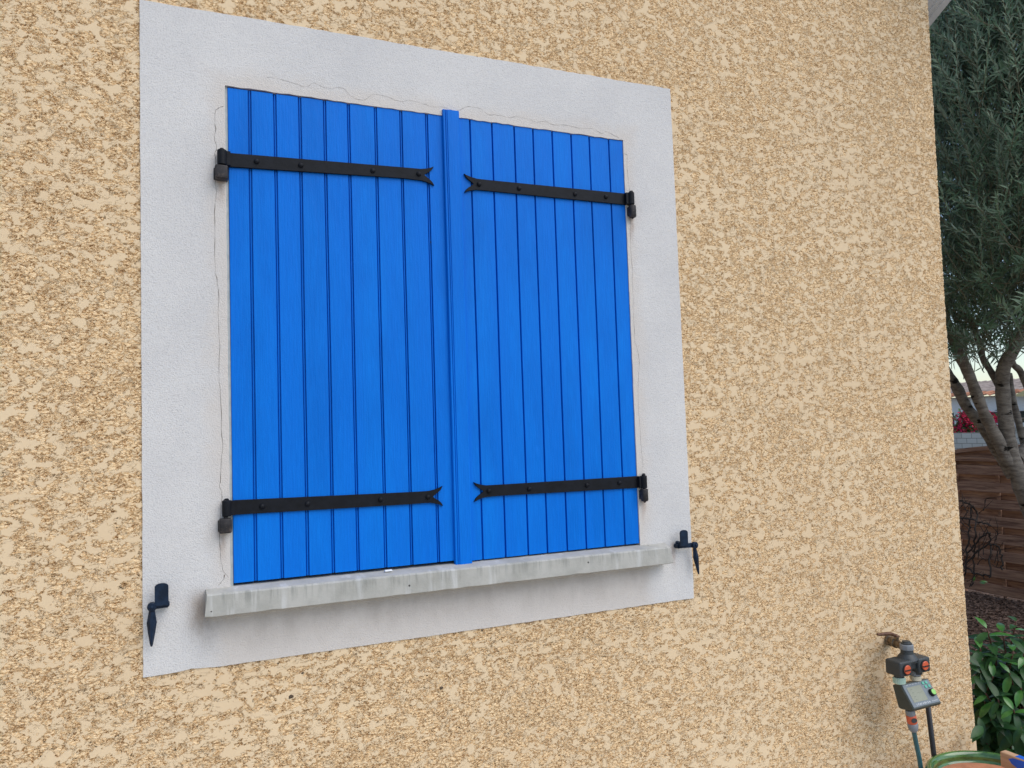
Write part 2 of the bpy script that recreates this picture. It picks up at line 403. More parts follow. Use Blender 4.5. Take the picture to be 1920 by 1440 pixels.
used = np.zeros(X.size, bool); used[q.ravel()] = True; remap = np.cumsum(used)-1
co = np.stack([X, Y, Z], -1).reshape(-1, 3)[used]; q = remap[q]
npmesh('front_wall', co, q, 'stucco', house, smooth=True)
# the rest of the building: plain wall either side, masonry core, side wall
bm = bmesh.new()
v = [bm.verts.new(p) for p in ((-6, 0, 0), (-.62, 0, 0), (-.62, 0, 3.36), (-6, 0, 3.36))]; bm.faces.new(v)
v = [bm.verts.new(p) for p in ((-6, 0, 3.36), (2.797, 0, 3.36), (2.797, 0, 4.6), (-6, 0, 4.6))]; bm.faces.new(v)
v = [bm.verts.new(p) for p in ((2.797, .1, 0), (2.797, 7, 0), (2.797, 7, 3.0), (2.797, .1, 3.0))]; bm.faces.new(v)
v = [bm.verts.new(p) for p in ((-6, 7, 0), (2.797, 7, 0), (2.797, 7, 3), (-6, 7, 3))]; bm.faces.new(v)
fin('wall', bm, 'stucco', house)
bm = bmesh.new()      # masonry behind the render, with the window niche left open
for lo, hi in (((-.7, .012, 0), (OX0-.02, .3, 4.5)), ((OX1+.02, .012, 0), (2.77, .3, 4.5)), ((OX0-.02, .012, 0), (OX1+.02, .3, OZ0-.02)), ((OX0-.02, .012, OZ1+.02), (OX1+.02, .3, 4.5)), ((OX0-.1, .3, 1), (OX1+.1, .33, 2.6))):
    box(bm, lo, hi)
fin('masonry_core', bm, 'grey', house)
# white plaster surround, ring with ragged edges
bm = bmesh.new()
def wob(a, b, n, amp, chip=0.):
    o = []
    for i in range(n):
        t = i/n; p = Vector(a).lerp(Vector(b), t); o.append((p.x+random.uniform(-amp, amp), p.y+random.uniform(-amp, amp)))
    return o
outer = wob((BX0, BZ0), (BX1, BZ0-.001), 90, .0007)+wob((BX1, BZ0-.001), (BX1-.002, bz_top(BX1)), 60, .0007)+wob((BX1-.002, bz_top(BX1)), (BX0, bz_top(BX0)), 70, .0012)+wob((BX0, bz_top(BX0)), (BX0, BZ0), 60, .0006)
for i in range(2, 12): outer[i] = (outer[i][0], outer[i][1]+(.010*math.exp(-((i-6)/1.6)**2)*.4))       # chip in the bottom left edge
inner = wob((OX0, OZ0), (OX1, OZ0), 60, .0004)+wob((OX1-.0005, OZ0), (OX1-.001, OZ1+.001), 60, .0005)+wob((OX1-.001, OZ1+.001), (OX0+.0005, OZ1-.001), 60, .0014)+wob((OX0+.0005, OZ1-.001), (OX0, OZ0), 60, .0008)
FY = -.0025
vo_ = [bm.verts.new((a, FY, b)) for a, b in outer]; vi_ = [bm.verts.new((a, FY, b)) for a, b in inner]
eo = [bm.edges.new((vo_[i], vo_[(i+1) % len(vo_)])) for i in range(len(vo_))]; ei = [bm.edges.new((vi_[i], vi_[(i+1) % len(vi_)])) for i in range(len(vi_))]
bmesh.ops.triangle_fill(bm, use_beauty=True, use_dissolve=False, edges=eo+ei)
def skirt(vs, dy, sh=0):
    nb = [bm.verts.new((v.co.x, v.co.y+dy, v.co.z)) for v in vs]
    for i in range(len(vs)): j = (i+1) % len(vs); bm.faces.new((vs[i], vs[j], nb[j], nb[i]))
skirt(vo_, .018); skirt(vi_, .05)
surround = fin('window_surround', bm, 'plaster', house)
# hairline cracks in the surround
def crack(pts, w, Y=FY-.0004):
    P_ = [W(x, y, FY) for x, y in pts]; P_ = spline([(p.x, Y, p.z) for p in P_], 3)
    bm = bmesh.new(); prev = None
    for i, p in enumerate(P_):
        t = (P_[min(i+1, len(P_)-1)]-P_[max(i-1, 0)]).normalized(); nrm = Vector((-t.z, 0, t.x))
        ww = .72*w*random.choice((.3, .5, .6, .8, 1.3))*.5; p = p+nrm*random.uniform(-.0012, .0012)
        a, b = bm.verts.new(p+nrm*ww), bm.verts.new(p-nrm*ww)
        if prev: bm.faces.new((prev[0], a, b, prev[1]))
        prev = (a, b)
    o = fin('crack', bm, 'crack', surround)
crack([(419, 199), (409, 203), (404, 209), (403, 225), (404, 242), (402, 258), (406, 277), (403, 290), (405, 300), (404, 345), (406, 358), (403, 380), (402, 404), (404, 440), (403, 500), (408, 530), (410, 560), (409, 600), (412, 650), (411, 700), (413, 740), (415, 790), (417, 830), (415, 870), (413, 904), (411, 911), (416, 924), (415, 937), (413, 970), (411, 1014), (414, 1040), (416, 1060), (420, 1072), (429, 1082)], .0017)
crack([(421, 1077), (419, 1086), (415, 1091), (410, 1097)], .003)
crack([(1168, 275), (1168, 288), (1176, 290), (1175.5, 300), (1176, 320), (1178, 340), (1181, 359), (1181, 380), (1182, 412), (1182, 440), (1183, 471), (1186, 508), (1185, 530), (1188, 557), (1187, 575), (1188, 593), (1189, 620), (1191, 642), (1197, 666), (1198, 690), (1196, 740), (1199, 790), (1202, 840), (1206, 880)], .0011)
crack([(500, 144), (530, 150), (559, 159), (575, 163), (588, 155), (610, 165), (643, 166), (659, 181), (681, 188), (700, 177), (720, 180), (751, 190), (767, 188), (790, 194), (813, 201), (832, 201), (850, 207), (862, 207), (878, 200), (901, 204), (914, 214), (934, 216), (956, 220), (971, 219), (986, 222), (1006, 229), (1023, 227), (1037, 234), (1060, 234), (1078, 239), (1095, 241), (1113, 242), (1128, 251), (1135, 247), (1152, 254), (1165, 262)], .0009)
# mud / plug holes in the stucco
for x, y, r in ((546, 1306, .008), (828, 1290, .0065), (567, 1262, .0045), (904, 1182, .0035), (1354, 663, .0035), (268, 338, .007), (717, 1226, .002)):
    p = W(x, y, 0); bm = bmesh.new(); bmesh.ops.create_icosphere(bm, subdivisions=2, radius=r*.75)
    for v in bm.verts: v.co = Vector((v.co.x*1.1, v.co.y*.45, v.co.z*.8))*random.uniform(.75, 1.15)+p
    fin('mud_plug', bm, 'mud', house)
# grey rebate strip seen in the gap left of the shutter, blue rebate along the head
bm = bmesh.new(); box(bm, (OX0-.002, .004, 1.16), (.1296, .06, 2.47)); fin('rebate_strip', bm, 'grey', house)
bm = bmesh.new(); box(bm, (.1300, .010, 2.440), (1.322, .06, 2.4606)); fin('head_rebate', bm, 'blue', house)
# sill
bm = bmesh.new()
n = 60; rows = []
for i in range(n+1):
    t = i/n; j = random.uniform(-1, 1)
    x_b = .065+(1.4145-.065)*t; x_t = .0660+(1.4015-.0660)*t; x_l = .0612+(1.4095-.0612)*t
    zb, zt, zl = 1.1795+(1.1722-1.1795)*t, 1.1745+(1.1665-1.1745)*t, 1.1195+(1.1155-1.1195)*t
    chip = random.choice((0, 0, 0, 1))*random.uniform(0, .0025)
    rows.append([bm.verts.new(p) for p in ((x_b, .05, zb+.002), (x_b, -.002, zb), (x_t, -.045+.0006*j, zt+.0004*j), (x_t, -.0495, zt-.004), (x_l, -.0515-.0004*j, zl+.002+chip), (x_l, -.049, zl+chip*.6), (x_l, .0, zl-.001), (x_b, .05, zl))])
for a, b in zip(rows, rows[1:]):
    for k in range(8): bm.faces.new((a[k], a[(k+1) % 8], b[(k+1) % 8], b[k]))
bm.faces.new(rows[0]); bm.faces.new(rows[-1][::-1])
fin('window_sill', bm, 'concrete', house)
bm = bmesh.new(); p = W(728, 1070, -.012); box(bm, (p.x-.010, -.018, p.z-.0015), (p.x+.010, -.008, p.z+.0025), .001); fin('filler_dab', bm, 'white', house)
# hinge pins (fixed in the wall) : square-ish lugs carrying the strap knuckles
for x, zt, side, w in ((.1125, 2.2405, -1, .031), (.1125, 1.3515, -1, .029), (1.3375, 2.2465, 1, .024), (1.3375, 1.3495, 1, .023)):
    bm = bmesh.new(); h = .038
    if side < 0: box(bm, (x-w*.5-.001, -.0315, zt-h+.001), (x+w*.5-.001, -.004, zt-.001), .004, 3)
    else: lathe(bm, [(w*.5*.82, -h), (w*.5, -h+.003), (w*.5, -.002), (w*.5*.9, 0)], (x, -.016, zt-.002), n=10)
    box(bm, (x-w*.5-.0035*(side < 0), -.018, zt-h+.004), (x+w*.5, .012, zt-.006), .002)
    lathe(bm, [(.0055, 0), (.0055, .047), (.0035, .050)], (x, -.016, zt-.004), n=10)
    if side > 0: lathe(bm, [(.002, -.006), (.006, 0)], (x, -.016, zt-h-.001), n=8)
    fin('hinge_pin', bm, 'pin', house, ang=40)
# roof verge beyond the corner: sloping soffit with ribbed edge trim
bm = bmesh.new()
Pa, Pb = PX(1745, 47, 3.05), PX(1783, 0, 3.05); dv = (Pb-Pa).normalized()
A_, B_ = Pa-dv*4.2, Pb+dv*.9
def strip(x0, x1, off0, off1):
    v = [bm.verts.new(p) for p in ((x0, A_.y, A_.z+off0), (x1, A_.y, A_.z+off1), (x1, B_.y, B_.z+off1), (x0, B_.y, B_.z+off0))]; bm.faces.new(v)
xs_ = [2.80, 2.968, 2.968, 2.984, 2.984, 3.0, 3.0, 3.014, 3.014, 3.05, 3.05, 3.052, 3.052]
zs_ = [.0, .0, .006, .006, -.002, -.002, .006, .006, -.002, -.002, .004, .06, .20]
for i in range(len(xs_)-1): strip(xs_[i], xs_[i+1], zs_[i], zs_[i+1])
strip(3.052, 2.80, .20, .22)
fin('roof_verge', bm, 'pvc', house)

# ------------------------------------------------------------------ shutters
def boards(xs, gx, x0, x1, z0a, z0b, z1a, z1b, y, gw, bead):
    prof = [(x0, y+.024), (x0, y+.0015), (x0+.0015, y)]
    prev = 0
    for g in gx:
        dy = random.uniform(-.0004, .0006)
        h = gw/2
        if bead: prof += [(g-h, y), (g-h+.0006, y+.008), (g-h+.0026, y+.008), (g-.0010, y+.0022), (g+.0010, y+.0022), (g+h-.0026, y+.008), (g+h-.0006, y+.008), (g+h, y+dy*.5)]
        else: prof += [(g-h, y), (g-h*.75, y+.009), (g+h*.75, y+.009), (g+h, y+dy*.5)]
    prof += [(x1-.0015, y), (x1, y+.0015), (x1, y+.024)]
    nz = 40; bm = bmesh.new(); rows = []
    off = [random.uniform(-1, 1) for _ in prof]
    for k in range(nz+1):
        t = k/nz; row = []
        for i, (a, b) in enumerate(prof):
            s = (a-x0)/(x1-x0); za = z0a+(z0b-z0a)*s; zb = z1a+(z1b-z1a)*s
            row.append(bm.verts.new((a+.0003*math.sin(t*9+a*60), b+.0003*math.sin(t*7+a*90), za+(zb-za)*t)))
        rows.append(row)
    for a, b in zip(rows, rows[1:]):
        for i in range(len(prof)-1): bm.faces.new((a[i], a[i+1], b[i+1], b[i]))
    bm.faces.new(rows[-1]); bm.faces.new(rows[0][::-1])
    bmk = [rows[0][0], rows[0][-1], rows[-1][-1], rows[-1][0]]; bm.faces.new(bmk)
    return bm
def strap(parent, xa, za, xb, zb, rivx, kx, kr):
    """xa: end at the knuckle, xb: start of the forked tail"""
    s = 1 if xb > xa else -1; y = -.0058; h0, h1 = .0182, .0160
    up = [(xa, za+h0), (xb-.03*s, zb+h1+(za-zb)*.05), (xb, zb+h1), (xb+.022*s, zb+h1*1.02), (xb+.038*s, zb+h1*1.2), (xb+.050*s, zb+h1*1.42), (xb+.0605*s, zb+h1*1.72)]
    back = [(xb+.056*s, zb+h1*1.18), (xb+.049*s, zb+h1*.78), (xb+.040*s, zb+h1*.42), (xb+.0325*s, zb+h1*.12)]
    lo = [(a, 2*zb-b) for a, b in back[::-1]]+[(a, 2*zb-b) for a, b in up[::-1][:-1]]+[(xa, za-h0)]
    pts = up+back+[(xb+.031*s, zb)]+lo
    bm = bmesh.new(); prism(bm, pts, y, .002, .0008)
    # wrapped knuckle
    lathe(bm, [(kr-.0015, za-.0195), (kr, za-.018), (kr, za+.018), (kr-.0018, za+.0197)], (kx, -.016, 0), n=20)
    lathe(bm, [(.0058, za+.018), (.0058, za+.0225), (.0035, za+.0245)], (kx, -.016, 0), n=12)
    prism(bm, [(kx, za-.0175), (kx, za+.0175), (xa+.006*s, za+.0178), (xa+.006*s, za-.0178)], -.016-kr*.2, .001)
    st = fin('strap_hinge', bm, 'iron', parent, ang=35)
    for rx in rivx:
        t = (rx-xa)/(xb-xa); z = za+(zb-za)*min(t, 1)
        bm = bmesh.new(); lathe(bm, [(.0072, 0), (.0070, .0018), (.0055, .0042), (.0028, .0054), (.0001, .0058)], (rx, y+.0002, z+random.uniform(-.001, .001)), (0, -1, 0), 14)
        fin('rivet', bm, 'iron', st, smooth=True)
# left leaf with the cover strip
NICK = W(810, 455, .002)
ls = empty('window_shutter', (.115, 0, 1.172), 'left blue tongue-and-groove shutter leaf, the wider one carrying the vertical cover strip', 'shutter', 'closed blue window shutters')
GL = [.1835, .2475, .3115, .3775, .4425, .5175, .5905, .6665]
fin('boards', boards(None, GL, .1300, .7375, 1.1865, 1.1855, 2.4540, 2.4592, .0006, .0092, True), 'blue', ls)
bm = bmesh.new()   # moulded cover strip
pr = [(.7120, .0035), (.7125, -.0085), (.7140, -.0105), (.7180, -.0105), (.7188, -.0085), (.7200, -.0085), (.7208, -.0115), (.7225, -.0115), (.7233, -.0095), (.7245, -.0095), (.7255, -.0120), (.7590, -.0120), (.7615, -.0105), (.7620, .0030)]
rw = []
for k in range(25):
    t = k/24; rw.append([bm.verts.new((a+.001*math.sin(t*3), b, 1.1725+(2.4745-1.1725)*t)) for a, b in pr])
for a, b in zip(rw, rw[1:]):
    for i in range(len(pr)-1): bm.faces.new((a[i], a[i+1], b[i+1], b[i]))
bm.faces.new(rw[0]); bm.faces.new(rw[-1])
fin('cover_strip', bm, 'blue', ls)
bm = bmesh.new(); prism(bm, [(NICK.x-.005, NICK.z+.0045), (NICK.x+.005, NICK.z-.001), (NICK.x-.004, NICK.z-.001)], .0030, .0050); fin('nick', bm, 'dark', ls)
strap(ls, .128, 2.262, .6215, 2.2765, (.1985, .3109, .5051, .6368), .1135, .0117)
strap(ls, .129, 1.3745, .6215, 1.3675, (.2000, .3130, .5055, .6385), .1150, .0112)
rs = empty('window_shutter', (1.34, 0, 1.18), 'right blue tongue-and-groove shutter leaf, hinged on the side nearer the house corner', 'shutter', 'closed blue window shutters')
GR = [.7990, .8690, .9410, 1.0038, 1.0692, 1.1348, 1.2000, 1.2705]
fin('boards', boards(None, GR, .7395, 1.3228, 1.1800, 1.1790, 2.4605, 2.4588, .0006, .0056, False), 'blue', rs)
strap(rs, 1.322, 2.2670, .8350, 2.2655, (.8194, .9479, 1.1377, 1.2482), 1.3345, .0105)
strap(rs, 1.326, 1.3690, .8360, 1.3725, (.8205, .9475, 1.1399, 1.2545), 1.3365, .0105)
for o in (ls, rs): pass

# ------------------------------------------------------------------ shutter stops
def stop(loc, cx_plate, z0, z1, pw, cxp, czp, tipdx, label):
    t = empty('shutter_stop', loc, label, 'shutter stop', 'iron shutter stops either side of the sill')
    bm = bmesh.new(); r = pw/2; pts = [(cx_plate-r, z0)]+[(cx_plate-r*math.cos(a), z1-r*.55+r*.55*math.sin(a)) for a in np.linspace(0, math.pi, 9)]+[(cx_plate+r, z0)]
    prism(bm, pts, -.038, -.033, .0008)
    fin('plate', bm, 'latch', t)
    bm = bmesh.new(); s = 1 if cxp > cx_plate else -1
    lathe(bm, [(.006, 0), (.006, .034)], (cx_plate-s*.004, -.036, z0+.006), (0, 1, 0), 12)
    prism(bm, [(cx_plate-s*.012, czp-.006), (cx_plate-s*.012, czp+.006), (cxp, czp+.0075), (cxp, czp-.0075)], -.030, -.022, .001)
    lathe(bm, [(.0085, -.008), (.0105, -.006), (.0105, .004), (.009, .006)], (cxp, -.03, czp), (0, 1, 0), 16)
    lathe(bm, [(.0045, 0), (.0035, .004), (.001, .005)], (cxp, -.038, czp), (0, -1, 0), 10)
    lathe(bm, [(.007, 0), (.0075, .022)], (cx_plate-s*.010, -.022, czp-.001), (0, 1, 0), 12)
    fin('arm', bm, 'latch', t, ang=40)
    bm = bmesh.new()      # faceted drop handle
    rings = []
    for dz, w, d in ((.004, .0065, .004), (-.012, .0068, .0045), (-.038, .0110, .0060), (-.062, .0078, .0050), (-.088, .0034, .0034), (-.0925, .0018, .002)):
        cxx = cxp+tipdx*min(1, max(0, -dz/.09)); 
        rings.append([bm.verts.new((cxx+a*w, -.030+b*d, czp+dz)) for a, b in ((-1, .3), (-.35, -1), (.35, -1), (1, .3), (0, 1))])
    for a, b in zip(rings, rings[1:]):
        for k in range(5): bm.faces.new((a[k], a[(k+1) % 5], b[(k+1) % 5], b[k]))
    bm.faces.new(rings[0]); bm.faces.new(rings[-1])
    fin('handle', bm, 'latch', t)
stop((-.035, 0, 1.157), -.033, 1.1580, 1.2110, .0300, -.0540, 1.1575, -.0015, 'iron shutter stop left of the sill, its drop handle hanging beside the surround edge')
stop((1.465, 0, 1.16), 1.4640, 1.1625, 1.2120, .0290, 1.5070, 1.1605, .0110, 'iron shutter stop right of the sill, its handle overhanging the ochre stucco')

# ------------------------------------------------------------------ tap, splitter, timer, hoses
wp = W(1667, 1199, 0); 
tap = empty('water_tap', wp, 'tarnished brass wall tap with rusty lever, above the grey splitter', 'tap')
e0 = W(1690, 1211, -.09)
bm = bmesh.new(); tube(bm, spline([wp+Vector((0, .01, 0)), wp.lerp(e0, .4), e0, e0+Vector((-.004, -.016, -.012)), e0+Vector((-.005, -.019, -.034))], 4), [.014]*5+[.0125]*6+[.011]*6, 14)
d_ = (e0-wp).normalized()
lathe(bm, [(.021, 0), (.021, .01), (.016, .014)], wp+d_*.006, d_, 8)
lathe(bm, [(.017, 0), (.018, .002), (.018, .016), (.015, .018)], wp+d_*.045, d_, 8)
lathe(bm, [(.007, 0), (.007, .024)], wp.lerp(e0, .62), (0, -.1, 1), 12)
fin('body', bm, 'brass', tap, ang=40)
lv = wp.lerp(e0, .62)+Vector((0, 0, .026)); tipl = W(1645, 1189.5, -.065)
bm = bmesh.new(); pts = spline([lv+Vector((.014, 0, -.004)), lv, lv.lerp(tipl, .35)+Vector((0, 0, .006)), lv.lerp(tipl, .8)+Vector((0, 0, .001)), tipl], 5)
tube(bm, pts, [.0035+.003*math.sin(3*i/20) for i in range(len(pts))], 8)
lathe(bm, [(.0075, 0), (.0075, .006), (.004, .009)], lv+Vector((0, 0, -.003)), (0, 0, 1), 6)
fin('lever', bm, 'lever', tap, ang=50)
bm = bmesh.new(); nc = Vector((2.315, -.112, .731)); 
# splitter (two-way distributor)
sx0, sx1, sz0, sz1, sy0, sy1 = 2.238, 2.384, .664, .714, -.150, -.088
spl = empty('hose_splitter', (2.311, -.12, .664), 'dark grey two-way hose splitter with two orange knobs, screwed under the tap', 'hose splitter')
bm = bmesh.new()
box(bm, (sx0, sy0, sz0), (sx0+.056, sy1, sz1), .006, 3); box(bm, (sx1-.056, sy0, sz0), (sx1, sy1, sz1), .006, 3)
box(bm, (sx0+.04, sy0+.012, sz0+.014), (sx1-.04, sy1, sz1-.002), .003, 2)
box(bm, (sx0+.05, sy0+.005, sz0+.034), (sx1-.05, sy1-.01, sz1+.002), .002, 2)
lathe(bm, [(.034, 0), (.030, .008), (.021, .018), (.020, .032)], (2.311, -.119, sz1-.004), n=20)
for cxx in (sx0+.028, sx1-.028): lathe(bm, [(.015, -.012), (.017, 0)], (cxx, -.119, sz0), n=18)
fin('body', bm, 'plas', spl, ang=35)
bm = bmesh.new(); lathe(bm, [(.022, 0), (.0225, .001), (.0225, .016), (.021, .018)], (2.311, -.119, sz1+.028), n=10)
fin('collar', bm, 'plas2', spl, ang=30)
bm = bmesh.new(); lathe(bm, [(.018, 0), (.018, .004), (.014, .006), (.013, .010)], (2.311, -.119, sz1+.046), n=18)
fin('washer', bm, 'plas', spl, ang=30)
for cxx, cz_ in ((sx0+.029, .688), (sx1-.031, .689)):
    bm = bmesh.new(); lathe(bm, [(.0185, 0), (.0185, .004), (.0165, .005)], (cxx, sy0+.001, cz_), (0, -1, 0), 24)
    fin('knob_ring', bm, 'dark', spl, ang=30)
    bm = bmesh.new(); lathe(bm, [(.0150, 0), (.0150, .0055), (.0135, .007)], (cxx, sy0, cz_), (0, -1, 0), 24)
    kn = fin('knob', bm, 'orange', spl, ang=30)
    bm = bmesh.new(); box(bm, (cxx-.0150, sy0-.0105, cz_-.0025), (cxx+.0150, sy0-.006, cz_+.0008), .0010); fin('grip_bar', bm, 'dark', kn)
# small maker's mark: a dot and a row of tiny illegible strokes
bm = bmesh.new(); lathe(bm, [(.0025, 0), (.0025, .0004)], (sx0+.060, sy0+.0048, .7085), (0, -1, 0), 10)
box(bm, (sx0+.058, sy0+.0046, .7062), (sx0+.080, sy0+.0051, .7066))
for i in range(7): box(bm, (sx0+.0645+i*.0021, sy0+.0044, .7070), (sx0+.0661+i*.0021, sy0+.0050, .7094+.0005*(i % 2)))
fin('print', bm, 'ink', spl)

# outlets
bm = bmesh.new(); c = Vector((sx0+.028, -.119, .640))
lathe(bm, [(.0175, -.006), (.019, -.004), (.019, .013), (.017, .015)], c, n=20)
for k in range(20):
    a = 2*math.pi*k/20; m4 = Matrix.Translation(c+Vector((0, 0, .004))) @ Matrix.Rotation(a, 4, 'Z'); box(bm, (.0175, -.0016, -.008), (.0205, .0016, .008), 0, 1, m4)
# timer
TX0, TX1 = 2.269, 2.405
tm = empty('water_timer', (2.337, -.12, .55), 'grey irrigation timer with a small display and green buttons, below the splitter', 'water timer')
fin('ribbed_nut', bm, 'pale', tm, ang=40)
c2 = Vector((sx1-.030, -.112, .640))
bm = bmesh.new(); lathe(bm, [(.0165, .006), (.0175, .008), (.0175, .024), (.016, .026)], c2, n=20); 
cap = fin('outlet_collar', bm, 'plas2', tm, ang=40)
bm = bmesh.new(); lathe(bm, [(.0180, -.010), (.0180, .004)], c2, n=20); fin('outlet_ring', bm, 'cream', tm, ang=40)
sec = [(-.086, .618), (-.119, .628), (-.1205, .6285), (-.1665, .561), (-.166, .5575), (-.160, .551), (-.112, .545), (-.105, .548)]
bm = bmesh.new(); prism(bm, sec, TX0, TX1, .003, axis='x'); body = fin('body', bm, 'olive', tm, ang=30)
A = Vector((0, -.1205, .6285)); B = Vector((0, -.1665, .561)); dn_ = (B-A).normalized(); L_ = (B-A).length; nrm = Vector((0, dn_.z, -dn_.y)); nrm = nrm if nrm.y < 0 else -nrm
mt = Matrix(((1, 0, 0, TX0), (0, nrm.y, -dn_.y, A.y), (0, nrm.z, -dn_.z, A.z), (0, 0, 0, 1)))   # local: x right, y out of the face, z up the face (0 at top)
def fbox(bm, u0, u1, w0, w1, o0, o1, bev=0.): box(bm, (u0, o0, -w1), (u1, o1, -w0), bev, 2, mt)
WF = TX1-TX0
bm = bmesh.new(); fbox(bm, .004, WF-.004, .003, L_-.003, -.001, .0016, .0008); fin('face_plate', bm, 'face', tm)
bm = bmesh.new(); fbox(bm, .016, .083, .014, .064, .0014, .0022); scr = fin('screen', bm, 'lcd', tm)
bm = bmesh.new()
for w_ in (.022, .033, .046, .056): fbox(bm, .030, .036, w_, w_+.0012, .0021, .0025)
for u_ in (.05, .057, .064, .071): fbox(bm, u_, u_+.0035, .036, .0372, .0021, .0025)
fin('segments', bm, 'lcdink', scr)
for u_, w_ in ((.098, .011), (.114, .011), (.103, .024), (.119, .024)):
    bm = bmesh.new(); c_ = mt @ Vector((u_, .001, -w_)); lathe(bm, [(.0058, 0), (.0058, .002), (.0045, .003)], c_, nrm, 14)
    fin('button', bm, 'btn', tm, ang=30)
bm = bmesh.new(); c_ = mt @ Vector((.1135, .001, -.046)); lathe(bm, [(.0125, 0), (.0118, .010), (.0100, .011)], c_, nrm, 20); dial = fin('dial', bm, 'dark', tm, ang=30)
bm = bmesh.new(); lathe(bm, [(.0095, .0105), (.0092, .0125), (.0001, .013)], c_, nrm, 20); fin('dial_cap', bm, 'lime', dial, ang=30)
bm = bmesh.new()
for i in range(9): fbox(bm, .022+i*.0075, .0245+i*.0075+.0015*(i % 3), L_-.0125-.001*(i % 2), L_-.0075, .0014, .0018)
fin('print', bm, 'ink', tm); bm = bmesh.new()
for i in range(4): fbox(bm, .098+i*.007, .102+i*.007, L_-.012, L_-.0088, .0014, .0018)
fin('print', bm, 'ink', tm); bm = bmesh.new()
for i in range(5): fbox(bm, .02+i*.014, .029+i*.014, .0062, .0078, .0014, .0018)
fin('print', bm, 'ink', tm)
# hose with quick connector
hc = Vector((2.311, -.124, .548))
hz = empty('garden_hose', (2.33, -.12, .3), 'green-blue garden hose hanging from an orange and grey quick connector', 'hose')
d1 = (W(1714, 1376, -.122)-W(1706, 1334, -.122)).normalized(); hc = W(1706.5, 1334, -.124)
bm = bmesh.new(); lathe(bm, [(.0145, -.006), (.0155, 0), (.0155, .010), (.0145, .012)], hc, d1, 18); fin('upper_collar', bm, 'plas2', hz, ang=40)
bm = bmesh.new(); lathe(bm, [(.0150, .012), (.0165, .014), (.0168, .036), (.0155, .040)], hc, d1, 18)
cn = fin('connector', bm, 'orange', hz, ang=40)
bm = bmesh.new(); mc = hc+d1*.026; lathe(bm, [(.011, 0), (.0105, .0015)], mc+Vector((-.006, -.0155, 0)), (-.25, -1, 0), 16)
for v in bm.verts: v.co.z = mc.z+(v.co.z-mc.z)*.75
fin('grip', bm, 'plas', cn)
bm = bmesh.new(); lathe(bm, [(.0150, .040), (.0170, .043), (.0172, .052), (.0150, .063), (.0105, .070)], hc, d1, 18); fin('clamp_nut', bm, 'plas2', hz, ang=40)
p0 = hc+d1*.064
bm = bmesh.new(); tube(bm, spline([p0, W(1717, 1390, -.118), W(1723, 1418, -.112), W(1729, 1450, -.105), (2.402, -.10, .24), (2.42, -.07, .1), (2.47, -.06, .012), (2.7, -.055, .012), (2.76, -.2, .012), (2.78, -.6, .012)], 6), .0078, 12)
fin('hose', bm, 'hose', hz, smooth=True)
dp = empty('drip_pipe', (2.45, -.07, .0), 'straight black pipe with a yellow line, running down behind the glazed pot', 'pipe')
P0, P1 = W(1737, 1300, -.082), W(1754, 1440, -.082); dd = (P1-P0); Pn = P0+dd*2.2; Pn.z = max(Pn.z, .0)
bm = bmesh.new(); tube(bm, [P0, P1, Pn], .0088, 12); fin('pipe', bm, 'pipe', dp, smooth=True)
bm = bmesh.new(); o_ = Vector((.0088, -.001, 0)); tube(bm, [P0+o_, P1+o_, Pn+o_], .0014, 6); fin('stripe', bm, 'ytrim', dp)

# ------------------------------------------------------------------ pot and plank
pc = Vector((2.4755, -.2975, 0)); PR = .2082; H_ = .352
pot = empty('plant_pot', pc, 'round terracotta pot with a dripping green glazed rim, standing below the tap', 'plant pot')
bm = bmesh.new()
lathe(bm, [(.13, 0), (.135, .004), (.17, .16), (.192, .30), (.196, .315)], pc, n=48)
lathe(bm, [(.178, .318), (.172, .30), (.155, .16), (.12, .03), (.0001, .03)], pc, n=48)
fin('body', bm, 'terra', pot, ang=40)
bm = bmesh.new()
prof = [(.194, .300), (.203, .306)]+[(.1965+.0125*math.cos(a), H_-.0125+.0125*math.sin(a)) for a in np.linspace(-.6, math.pi*.75, 9)]+[(.1830, H_-.014), (.1825, H_-.020), (.1850, H_-.025), (.1825, H_-.031), (.1765, H_-.036), (.175, H_-.045)]
lathe(bm, prof, pc, n=72)
for v in bm.verts: 
    if v.co.z < H_-.04 and (v.co-pc).xy.length < .18: v.co.z -= .010*max(0, math.sin(math.atan2(v.co.y-pc.y, v.co.x-pc.x)*7))**2
fin('glazed_rim', bm, 'glaze', pot, ang=50)
bm = bmesh.new()     # glaze run on the inside wall
a0 = math.atan2(.75, .45)
cols = []
for i in range(15):
    a = a0-.42+.84*i/14; ln = .022+.028*math.exp(-((i-7)/3.5)**2)
    cols.append([bm.verts.new((pc.x+math.cos(a)*(r_), pc.y+math.sin(a)*(r_), z)) for r_, z in ((.1745, H_-.038), (.1715, H_-.038-ln*.5), (.1685, H_-.038-ln))])
for a, b in zip(cols, cols[1:]):
    for k in range(2): bm.faces.new((a[k], a[k+1], b[k+1], b[k]))
fin('glaze_drip', bm, 'ochreglaze', pot, smooth=True)
bm = bmesh.new(); lathe(bm, [(.150, .13), (.09, .145), (.0001, .15)], pc, n=40); fin('soil', bm, 'soil', pot)
ang = R(0)
pz = H_+.001; q0 = CAM+ray(1876, 1437)*((pz-EYE)/ray(1876, 1437).z)
pk = empty('wood_plank', q0, 'bare pine plank end smeared with blue paint, lying across the glazed pot', 'plank')
bm = bmesh.new(); box(bm, (q0.x, q0.y-.44, pz), (q0.x+.030, q0.y, pz+.050), .004, 3); fin('board', bm, 'plank', pk, ang=40)
bm = bmesh.new()
pts = [(-.030, .038), (-.045, .046), (-.10, .050), (-.17, .050), (-.17, .022), (-.10, .016), (-.06, .018), (-.040, .026)]
